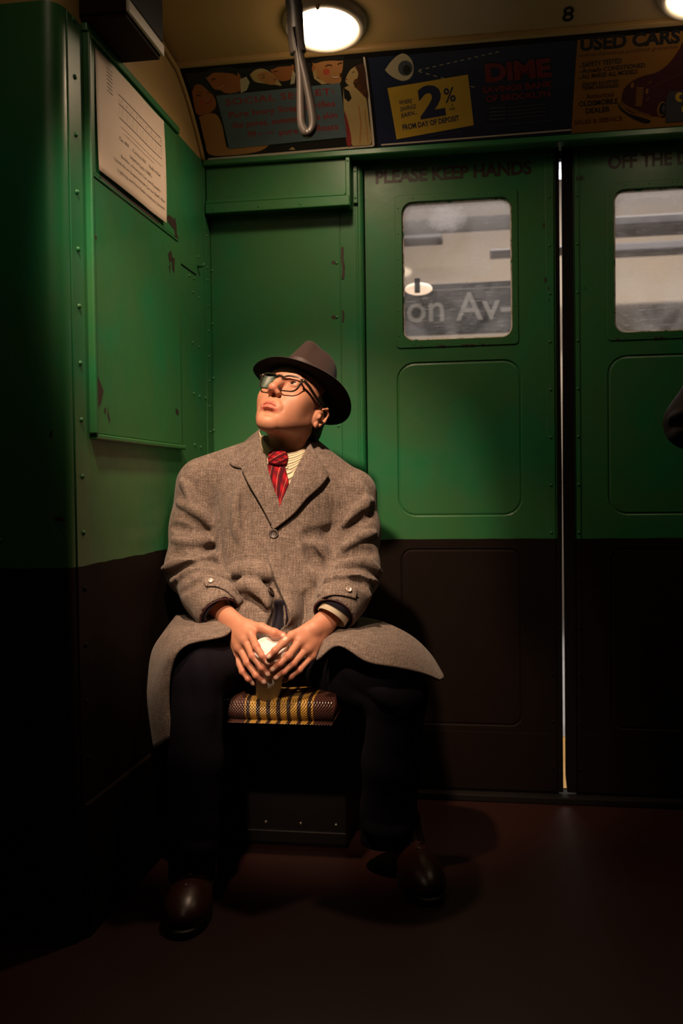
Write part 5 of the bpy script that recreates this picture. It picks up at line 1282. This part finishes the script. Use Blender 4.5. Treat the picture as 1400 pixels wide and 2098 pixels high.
# collar and lapels lie on the front
def lay(g, offs):
    out = []
    for r_, o_ in zip(g, offs):
        q_ = []
        for q, o in zip(r_, o_ if isinstance(o_, (list, tuple)) else [o_]*len(r_)):
            if len(q) == 3: q_.append(at(*q)); continue
            h = ct.hit(*q); p = h[0] if h else at(*q, -.46)
            d = CAM-p; d /= np.linalg.norm(d); n_ = (h[1] if h else d); n_ = n_+d; n_ /= np.linalg.norm(n_); q_.append(p+n_*o)
        out.append(q_)
    return out
def on_front(name, g, offs, th, m, parent, nu=16, nv=24, uv=False):
    o = patch(name, lay(g, offs), th, m, parent, nu, nv)
    if uv: set_uv(o, nu, nv)
    return o
SHIRT = empty('shirt', at(585, 950, -.45), MAN); SHIRT['label'] = 'cream striped shirt'
o = on_front('shirt_front', [[(546, 940), (570, 935), (600, 935), (622, 925)], [(552, 970), (570, 968), (592, 965), (612, 955)], [(560, 1000), (572, 1000), (588, 998), (600, 990)], [(572, 1040), (574, 1040), (577, 1040), (580, 1038)]], [.004]*4, .002, MAT['shirt'], SHIRT, 16, 16, True)
o = patch('shirt_collar', A3([[(531, 884, -.375), (537, 898, -.425), (549, 914, -.452), (564, 927, -.462)], [(532, 898, -.385), (536, 914, -.435), (545, 932, -.460), (557, 940, -.470)], [(535, 915, -.40), (538, 932, -.450), (543, 947, -.472), (549, 951, -.480)]]), .003, MAT['shirt'], SHIRT, 16, 14); set_uv(o, 16, 14)
o = patch('shirt_collar', A3([[(584, 930, -.468), (604, 927, -.458), (622, 920, -.440), (640, 910, -.395)], [(588, 950, -.478), (605, 945, -.474), (622, 935, -.456), (638, 920, -.410)], [(596, 973, -.488), (606, 965, -.485), (620, 950, -.466), (637, 932, -.420)]]), .003, MAT['shirt'], SHIRT, 16, 14); set_uv(o, 16, 14)
TIE = on_front('necktie', [[(553, 948), (565, 944), (581, 948)], [(549, 965), (566, 962), (586, 968)], [(553, 990), (571, 988), (591, 992)], [(563, 1018), (576, 1016), (587, 1016)], [(572, 1040), (575, 1042), (579, 1040)]], [(.007, .013, .008)]*5, .004, MAT['tie'], MAN, 18, 26, True); TIE['label'] = 'red plaid necktie'
kn = patch('knot', A3([[(555, 927, -.470), (568, 923, -.480), (586, 929, -.472)], [(552, 938, -.478), (567, 938, -.494), (588, 940, -.478)], [(552, 948, -.484), (566, 950, -.496), (584, 952, -.482)]]), .010, MAT['tie'], TIE, 14, 12); set_uv(kn, 14, 12)
on_front('lapel', [[(545, 934), (522, 948), (499, 963)], [(550, 968), (531, 980), (511, 990)], [(562, 1007), (546, 1014), (529, 1021)], [(573, 1036), (560, 1043), (545, 1050)], [(564, 1066), (561, 1070), (557, 1075)]], [(.012, .015, .012), (.013, .015, .012), (.013, .014, .011), (.012, .012, .010), (.008, .008, .008)], .006, MAT['tweed'], COAT, 16, 30)
on_front('lapel', [[(634, 914), (650, 944), (671, 977)], [(614, 953), (634, 978), (653, 998)], [(595, 996), (614, 1013), (627, 1022)], [(579, 1032), (592, 1045), (601, 1053)], [(558, 1080), (560, 1082), (562, 1085)]], [(.014, .016, .013), (.015, .016, .013), (.015, .015, .013), (.014, .013, .012), (.011, .011, .011)], .006, MAT['tweed'], COAT, 16, 30)
patch('coat_collar', A3([[(534, 880, -.335), (528, 893, -.395), (533, 915, -.435), (546, 938, -.470)], [(512, 898, -.335), (503, 915, -.400), (512, 933, -.445), (522, 947, -.474)], [(486, 922, -.345), (470, 938, -.410), (476, 953, -.445), (503, 961, -.470)]]), .0065, MAT['tweed'], COAT, 22, 18)
patch('coat_collar', A3([[(641, 899, -.330), (640, 908, -.375), (636, 915, -.405), (628, 928, -.450)], [(668, 925, -.325), (664, 935, -.375), (656, 940, -.420), (642, 946, -.466)], [(694, 957, -.335), (697, 970, -.385), (683, 974, -.430), (655, 961, -.468)]]), .0065, MAT['tweed'], COAT, 22, 18)
on_front('jacket_front', [[(560, 1232), (572, 1230), (584, 1232)], [(562, 1252), (574, 1252), (588, 1252)], [(558, 1275), (572, 1275), (588, 1272)], [(552, 1296), (566, 1296), (580, 1294)]], [.004]*4, .002, MAT['jacket'], COAT, 10, 14)
on_front('front_edge', [[(557, 1104), (575, 1100), (596, 1098)], [(552, 1136), (572, 1134), (596, 1132)], [(561, 1174), (580, 1170), (604, 1166)], [(577, 1214), (594, 1210), (616, 1206)], [(590, 1246), (604, 1244), (622, 1242)], [(592, 1270), (604, 1272), (620, 1274)], [(574, 1296), (590, 1299), (606, 1300)]], [(.011, .008, -.004)]*6+[(.014, .008, -.004)], .006, MAT['tweed'], COAT, 14, 40)
nA, nB = at(588, 968, -.365), H2W(nt0); nd = (nB-nA)/np.linalg.norm(nB-nA)
def neck_ring(name, r0, r1, t0, t1, a0, a1, th, m, parent):
    a = np.cross(nd, (0, 1.0, 0)); a /= np.linalg.norm(a); b = np.cross(nd, a); V = []; F = []; n = 40
    if b[1] < 0: b = -b
    for rr, t in ((r0, t0), (r1, t1), (r1-th, t1), (r0-th, t0)):
        for j in range(n+1): q = math.radians(a0+(a1-a0)*j/n); V.append(nA+nd*t+rr*(math.cos(q)*a+math.sin(q)*b))
    for i in range(4):
        for j in range(n): F.append((i*(n+1)+j, i*(n+1)+j+1, ((i+1) % 4)*(n+1)+j+1, ((i+1) % 4)*(n+1)+j))
    return mesh_obj(name, V, F, m, parent, True)
neck_ring('collar_band', .064, .060, .0, .055, -60, 240, .003, MAT['shirt_plain'], SHIRT)
neck_ring('collar_stand', .080, .073, -.01, .078, -14, 194, .005, MAT['tweed'], COAT)
# buttons
def button(px_, py_, r_, m, parent, off, name='button'):
    h = ct.hit(px_, py_); p, n_ = h[0], h[1]; R_ = M_face(p+n_*off, n_)
    V, F = lathe([(.0002, .0022), (r_*.35, .0016), (r_*.62, .0026), (r_*.85, .0046), (r_, .0030), (r_*.98, .0005), (r_*.8, -.001)], 24)
    return mesh_obj(name, [R_ @ Vector(v) for v in V], F, m, parent, True)
button(563, 1096, .0125, MAT['horn'], COAT, .012); button(553, 1213, .0115, MAT['horn'], COAT, .002)
# sleeve tabs with their own buttons
tb = on_front('sleeve_tab', [[(421, 1187), (420, 1194), (423, 1202)], [(440, 1184), (440, 1193), (441, 1202)], [(464, 1190), (462, 1200), (460, 1209)], [(482, 1204), (478, 1212), (474, 1220)], [(496, 1228), (493, 1233), (489, 1238)]], [.004]*5, .0045, MAT['tweed'], COAT, 10, 24)
button(432, 1194, .0062, MAT['bone'], COAT, .006)
tb = on_front('sleeve_tab', [[(729, 1211), (729, 1218), (727, 1226)], [(710, 1200), (709, 1210), (706, 1221)], [(688, 1195), (687, 1207), (685, 1219)], [(668, 1197), (667, 1209), (665, 1224)], [(655, 1207), (653, 1220), (651, 1236)]], [.004]*5, .0045, MAT['tweed'], COAT, 10, 24)
button(713, 1210, .0075, MAT['bone'], COAT, .006)
# lapel buttonhole and lower buttonhole
for a, b in (((641, 972), (647, 979)), ((590, 1208), (604, 1204)), ((570, 1098), (578, 1098))):
    q = np.array(a); w = np.array(b); P = []
    for t in np.linspace(0, 1, 5): h = ct.hit(*(q*(1-t)+w*t)); P.append(h[0]+h[1]*(.0165 if a[1] < 1000 else .001))
    V, F = tube(P, .0011, 6); mesh_obj('buttonhole', V, F, MAT['horn'], COAT)
# inside of the sleeves: jacket sleeve, lining, shirt cuff
def cuff(e, d, r0, r1, back, front, m, name, parent, th=.0025, tilt=None, cen=None):
    a = np.cross(d, (0, 0, 1.0)); a /= np.linalg.norm(a); b = np.cross(d, a); c0 = e if cen is None else cen
    V = []; F = []; n = 32
    for (rr, t) in ((r0, back), (r1, front), (r1-th, front), (r0-th, back)):
        for j in range(n): q = 2*math.pi*j/n; V.append(c0+d*t+rr*(math.cos(q)*a+math.sin(q)*b))
    for i in range(3):
        for j in range(n): F.append((i*n+j, i*n+(j+1) % n, (i+1)*n+(j+1) % n, (i+1)*n+j))
    return mesh_obj(name, V, F, m, parent, True)
wR, wL = at(464, 1262, -.600), at(672, 1270, -.600)
for e, d, w, s in ((eR, dR, wR, 'R'), (eL, dL, wL, 'L')):
    cuff(e, d, .0505, .0512, -.05, -.002, MAT['lining'], 'lining', COAT)
    ax_ = w-(e-d*.05); ax_ /= np.linalg.norm(ax_)
    cuff(e, ax_, .043, .043, -.06, -.004, MAT['jacket'], 'jacket_sleeve', COAT, cen=e-d*.006)
    cuff(e, ax_, .0385, .039, -.06, -.010 if s == 'R' else .009, MAT['shirt_plain'], 'shirt_cuff', SHIRT, cen=e-d*.006+(w-e)*.12)
# ---------------------------------------------------------------- shoes
def make_shoe(toe, heel, label):
    toe = np.array(toe, float); heel = np.array(heel, float); y_ = toe-heel; L = np.linalg.norm(y_); y_ /= L; x_ = np.array([y_[1], -y_[0], 0]); z_ = np.array([0, 0, 1.0])
    xf = lambda V: heel+np.asarray(V)[:, [0]]*x_+np.asarray(V)[:, [1]]*y_+np.asarray(V)[:, [2]]*z_
    T = SDF((-.065, -.03, -.01), (.065, L+.03, .15), .0026)
    T.chain([(0, .035, .035), (0, .10, .042), (0, .17, .038)], [.034, .034, .036], .03)
    T.ell((0, L-.062, .033), (.048, .062, .036), k=.03); T.ell((0, L-.100, .040), (.046, .065, .040), k=.03)
    T.chain([(0, .035, .05), (0, .040, .115)], [.036, .040], .03); T.cone((0, .06, .07), (0, .135, .055), .036, .030, .03)
    T.comb(lambda X, Y, Z: .016-Z+0*X+0*Y, (-.1, -.1, -.1), (.1, .5, .2), .004, 'i')
    T.cone((0, .040, .11), (0, .042, .16), .030, .036, .003, 's')
    # toe-cap seam and vamp creases
    for yy in (L-.085,): T.chain([(-.05, yy-.012, .03), (-.03, yy, .064), (0, yy+.006, .078), (.03, yy, .064), (.05, yy-.012, .03)], .0022, .003, 's')
    for yy in (L-.115, L-.130): T.chain([(-.035, yy, .062), (0, yy-.004, .083), (.035, yy, .062)], .003, .006, 's')
    root = sdf_obj('shoe', T, MAT['leather'], MAN, 1, xf, flip=False); root['label'] = label
    # sole with welt and heel
    out = []
    for t in np.linspace(0, 2*math.pi, 48, endpoint=False):
        yy = L*.5-.004+(L*.5+.012)*math.sin(t); w = .030+.024*np.clip((yy/L-.15)/.5, 0, 1); out.append((w*math.copysign(abs(math.cos(t))**.8, math.cos(t)), yy))
    n = len(out); V = [(a*.97, b, .0) for a, b in out]+[(a, b, .004) for a, b in out]+[(a, b, .014) for a, b in out]+[(a*.95, b*.995, .018) for a, b in out]; F = [(k*n+j, k*n+(j+1) % n, (k+1)*n+(j+1) % n, (k+1)*n+j) for k in range(3) for j in range(n)]+[tuple(range(n))[::-1], tuple(range(3*n, 4*n))]
    mesh_obj('sole', xf(V), F, MAT['sole'], root, True)
    for i in range(4):
        yy = L-.150-i*.016; zz = .086+i*.006; V, F = tube([(-.020, yy, zz-.006), (-.008, yy+.003, zz+.001), (.008, yy-.003, zz+.001), (.020, yy, zz-.006)], .0022, 6); mesh_obj('lace', xf(V), F, MAT['sole'], root)
    for s in (-1, 1):
        V, F = tube([(0, L-.150, .088), (s*.014, L-.142, .092), (s*.022, L-.150, .086), (s*.008, L-.154, .087)], .002, 6); mesh_obj('lace_loop', xf(V), F, MAT['sole'], root)
make_shoe((.206, -.972, .0), (.166, -.694, .0), 'dark brown leather shoe on the left in the photo')
make_shoe((.722, -.745, .0), (.628, -.480, .0), 'dark brown leather shoe on the right in the photo')

# ================================================================== CUP
CP = empty('paper_cup', CUP_B); tag(CP, 'white paper coffee cup with a plastic lid held in both hands', 'cup')
ax_ = CUP_T-CUP_B; HC = np.linalg.norm(ax_); ax_ /= HC; RC = M_face(CUP_B, ax_)
def lobj(name, prof, m, parent): 
    V, F = lathe(prof, 48); o = mesh_obj(name, [RC @ Vector(v) for v in V], F, m, parent, True)
    bm = bmesh.new(); bm.from_mesh(o.data); bmesh.ops.recalc_face_normals(bm, faces=bm.faces[:]); bm.to_mesh(o.data); bm.free(); return o
r0, r1 = .0285, .0415
lobj('cup_body', [(.0005, .004), (r0-.002, .004), (r0-.001, .0), (r0, .0), (r0+(r1-r0)*.5, HC*.5), (r1, HC-.006)], MAT['paper_cup'], CP)
LD = lobj('cup_lid', [(r1+.0005, HC-.014), (r1+.0025, HC-.012), (r1+.0025, HC-.006), (r1+.0005, HC-.003), (r1-.001, HC+.004), (r1-.002, HC+.006), (r1-.005, HC+.006), (r1-.0065, HC+.001), (r1-.009, HC-.001), (.0005, HC-.001)], MAT['lid'], CP)
# ================================================================== SEAT
def rattan_mat():
    m, nt, bs = new_mat('woven_rattan_plaid'); v = objco(nt); sx = N(nt, 'ShaderNodeSeparateXYZ'); nt.links.new(v, sx.inputs[0])
    X, Y, Z = sx.outputs; s = mth(nt, 'SUBTRACT', Z, Y)
    wx = mth(nt, 'SINE', mth(nt, 'MULTIPLY', X, 900.0)); wy = mth(nt, 'SINE', mth(nt, 'MULTIPLY', s, 900.0)); wv = mth(nt, 'MULTIPLY', wx, wy)
    # broad yellow and black stripes, with thin black cross lines
    st = mth(nt, 'SINE', mth(nt, 'ADD', mth(nt, 'MULTIPLY', X, 250.0), 1.0)); c1 = mth(nt, 'GREATER_THAN', st, .35)
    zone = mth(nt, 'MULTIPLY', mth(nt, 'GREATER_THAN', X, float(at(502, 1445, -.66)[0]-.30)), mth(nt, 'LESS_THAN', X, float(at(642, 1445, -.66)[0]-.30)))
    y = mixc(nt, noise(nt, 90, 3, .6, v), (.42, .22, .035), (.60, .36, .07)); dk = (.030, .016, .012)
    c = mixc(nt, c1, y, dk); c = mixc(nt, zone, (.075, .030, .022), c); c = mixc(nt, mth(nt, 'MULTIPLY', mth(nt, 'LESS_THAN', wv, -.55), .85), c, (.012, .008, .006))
    nt.links.new(c, bs.inputs['Base Color']); bs.inputs['Roughness'].default_value = .28; bs.inputs['Specular IOR Level'].default_value = .7
    bump(nt, bs, wv, .7, .0015); return m
MAT['rattan'] = rattan_mat(); MAT['seat_metal'] = simple('dark_seat_metal', (.0045, .003, .003), .45, .2, 12)
SE = empty('bench_seat', (.245, -.33, 0)); tag(SE, 'short bench seat with a woven yellow and black plaid cushion under the man', 'seat')
ZS = at(552, 1427, -.640)[2]                   # top of the cushion
prof = [(-.10, ZS-.050), (-.630, ZS-.058), (-.648, ZS-.054), (-.660, ZS-.044), (-.664, ZS-.030), (-.661, ZS-.014), (-.650, ZS-.003), (-.60, ZS+.003), (-.40, ZS+.003), (-.10, ZS)]
PF = catmull(prof+[prof[0]], 61)[:-1]
cu = extrude_x('cushion', [tuple(p) for p in PF], .030, .485, MAT['rattan'], SE, True, 2)
cu2 = cu.data; 
for v in cu2.vertices: v.co -= Vector((.245+.09, -.6, .42)) if False else Vector((.30, -.6, ZS))
cu.location = (.30, -.6, ZS)
cu.matrix_parent_inverse = SE.matrix_basis.inverted()
box('seat_rail', (.028, -.640, ZS-.075), (.487, -.10, ZS-.060), MAT['seat_metal'], SE, .004)
box('base_panel', (.035, -.430, .0), (.478, -.05, ZS-.075), MAT['seat_metal'], SE, .004)
box('kick_strip', (.033, -.440, .012), (.480, -.430, .045), MAT['seat_metal'], SE, .003)
STB = dome_mesh(MAT['steel'], .005, .004)
for x in (.26, .355, .45): inst('bolt', STB, M_face((x, -.430, .062), (0, -1, 0)), SE)
# ================================================================== STRAP
ST = empty('hand_strap', (.53, -1.0, 2.2)); tag(ST, 'ivory metal grab strap hanging in front of the soap advertisement', 'strap')
YS = -1.02
P = lambda x, y: at(x, y, YS)
top = P(603, -60)
loopL = catmull([P(604, 60), P(611, 110), P(616, 160), P(617, 215), P(619, 255), P(627, 274)], 30); loopR = catmull([P(605, 60), P(614, 110), P(626, 160), P(637, 215), P(642, 255), P(636, 272), P(627, 274)], 34)
def band(name, path, wx, wy, m):
    V = []; F = []; n = 10; T = np.gradient(path, axis=0)
    for i, p in enumerate(path):
        t = T[i]/np.linalg.norm(T[i]); a = np.cross(t, (0, 1.0, 0)); a /= np.linalg.norm(a); b = np.cross(t, a)
        for j in range(n): q = 2*math.pi*j/n; V.append(p+a*wx*math.cos(q)+b*wy*math.sin(q))
    for i in range(len(path)-1):
        for j in range(n): F.append((i*n+j, i*n+(j+1) % n, (i+1)*n+(j+1) % n, (i+1)*n+j))
    F += [tuple(range(n))[::-1], tuple((len(path)-1)*n+j for j in range(n))]
    return mesh_obj(name, V, F, m, ST, True)
zt = 2.30
band('shank', catmull([np.array([top[0]-.004, YS, zt-.01]), P(600, -40), P(604, 20), P(607, 75), P(611, 110)], 30), .0165, .010, MAT['ivory_metal'])
band('loop', np.vstack([loopL, loopR[::-1][1:]]), .0085, .011, MAT['ivory_metal'])
box('mount', (top[0]-.03, YS-.03, zt-.025), (top[0]+.03, YS+.03, CEIL(-1.02)+.06), MAT['steel'], ST, .004)
# ================================================================== BOX UNDER THE CEILING, LEFT
BX = empty('wall_box', (.055, -.82, 1.955)); tag(BX, 'dark red metal box fixed high on the left wall above the notice', 'box')
box('case', (0.0, -.935, 1.968), (.106, -.715, 2.16), MAT['oxblood'], BX, .004); box('lid_edge', (.106, -.935, 1.968), (.114, -.715, 1.995), MAT['lamp_ring'], BX, .003); box('door', (.106, -.93, 1.998), (.113, -.72, 2.155), MAT['black'], BX, .003)
box('bottom_plate', (.004, -.93, 1.960), (.104, -.72, 1.968), MAT['oxblood'], BX, .002)
# ================================================================== SECOND PASSENGER at the right edge, mostly out of frame
P2 = empty('person', (1.62, -.42, 0)); tag(P2, 'standing person in dark clothes cut by the right edge, only an elbow in view', 'person')
MAT['dark_coat'] = simple('black_brown_coat', (.009, .0055, .005), .8, .3, 40, spec=.2, bmp=.2)
el = at(1368, 895, -.45)
b2 = SDF((el[0]-.05, -.75, 0), (el[0]+.76, -.12, 1.84), .0075); cx2 = el[0]+.42
q2 = lambda x, y, z: np.array([cx2+x, -.45+y, z])
b2.chain([q2(0, 0, .95), q2(0, 0, 1.2), q2(0, 0, 1.40)], [.15, .15, .145], .06); b2.cone(q2(-.15, 0, 1.43), q2(.15, 0, 1.43), .065, .065, .06)
b2.chain([q2(-.185, .0, 1.42), el+np.array([.062, .03, .035]), q2(-.12, -.14, 1.14)], [.072, .060, .045], .03); b2.chain([q2(.185, 0, 1.42), q2(.26, .02, 1.13), q2(.10, -.16, 1.12)], [.070, .056, .045], .03)
for s in (-1, 1): b2.chain([q2(s*.09, 0, .93), q2(s*.10, -.01, .50), q2(s*.10, .01, .09)], [.10, .070, .055], .04)
b2.stroke([(1374, 862), (1387, 856), (1399, 850)], .012, .008); b2.stroke([(1376, 876), (1388, 870), (1399, 866)], .012, -.008); b2.stroke([(1372, 900), (1385, 892), (1399, 882)], .012, .006)
cl2 = sdf_obj('coat', b2, MAT['dark_coat'], P2, 2)
h2_ = SDF((cx2-.16, -.72, 1.04), (cx2+.16, -.30, 1.80), .005)
h2_.ell(q2(0, -.01, 1.66), (.077, .098, .115)); h2_.ell(q2(0, -.05, 1.60), (.058, .055, .07), k=.03); h2_.cone(q2(0, .0, 1.44), q2(0, 0, 1.58), .058, .052, .03); h2_.cone(q2(0, -.10, 1.645), q2(0, -.122, 1.615), .010, .013, .012)
for s in (-1, 1):
    h2_.ell(q2(s*.078, .01, 1.64), (.010, .02, .032), k=.006); h2_.ell(q2(s*.032, -.108, 1.655), (.016, .014, .010), k=.01, op='s')
    w_ = q2(s*.11, -.155, 1.13); h2_.comb(f_flat(w_, w_+np.array([-s*.08, -.02, -.005]), (0, 0, 1), (.032, .036), (.016, .014)), w_-.12, w_+.12, .01)
    for i in range(4): a = w_+np.array([-s*.085, -.022, .024-.018*i]); h2_.chain([a, a+np.array([-s*.035, .004, -.004]), a+np.array([-s*.055, .022, -.006])], [.009, .0085, .007], .003)
    h2_.chain([w_+np.array([-s*.03, -.01, .026]), w_+np.array([-s*.07, -.02, .05]), w_+np.array([-s*.09, -.012, .055])], [.012, .010, .008], .004)
h2_.chain([q2(-.02, -.106, 1.575), q2(0, -.113, 1.573), q2(.02, -.106, 1.575)], .006, .005)
v_, f_ = h2_.mesh(1); bo2 = sdf_obj('body', (v_, f_), MAT['skin'], P2); ca = bo2.data.color_attributes.new('tint', 'FLOAT_COLOR', 'POINT'); ca.data.foreach_set('color', np.tile([0, 0, 0, 1], len(v_)).astype(np.float32))
hh = SDF((cx2-.12, -.60, 1.56), (cx2+.12, -.30, 1.82), .006); hh.ell(q2(0, .006, 1.675), (.086, .104, .112)); hh.comb(lambda X, Y, Z: -(Y+.515)+.3*(1.68-Z)+0*X, (-9,)*3, (9,)*3, .01, 'i'); sdf_obj('hair', hh, MAT['hair'], P2)
for s in (-1, 1):
    sh_ = SDF(q2(s*.10-.07, -.28, 0)-np.array([0, 0, q2(0, 0, 0)[2]]), q2(s*.10+.07, .09, .13), .005); sh_.chain([q2(s*.10, .03, .045), q2(s*.105, -.10, .045), q2(s*.112, -.19, .038)], [.042, .044, .040], .03); sh_.cone(q2(s*.10, .02, .05), q2(s*.10, .01, .12), .045, .05, .03); sh_.comb(lambda X, Y, Z: .002-Z+0*X+0*Y, (-9,)*3, (9,)*3, .003, 'i'); sdf_obj('shoe', sh_, MAT['leather'], P2)
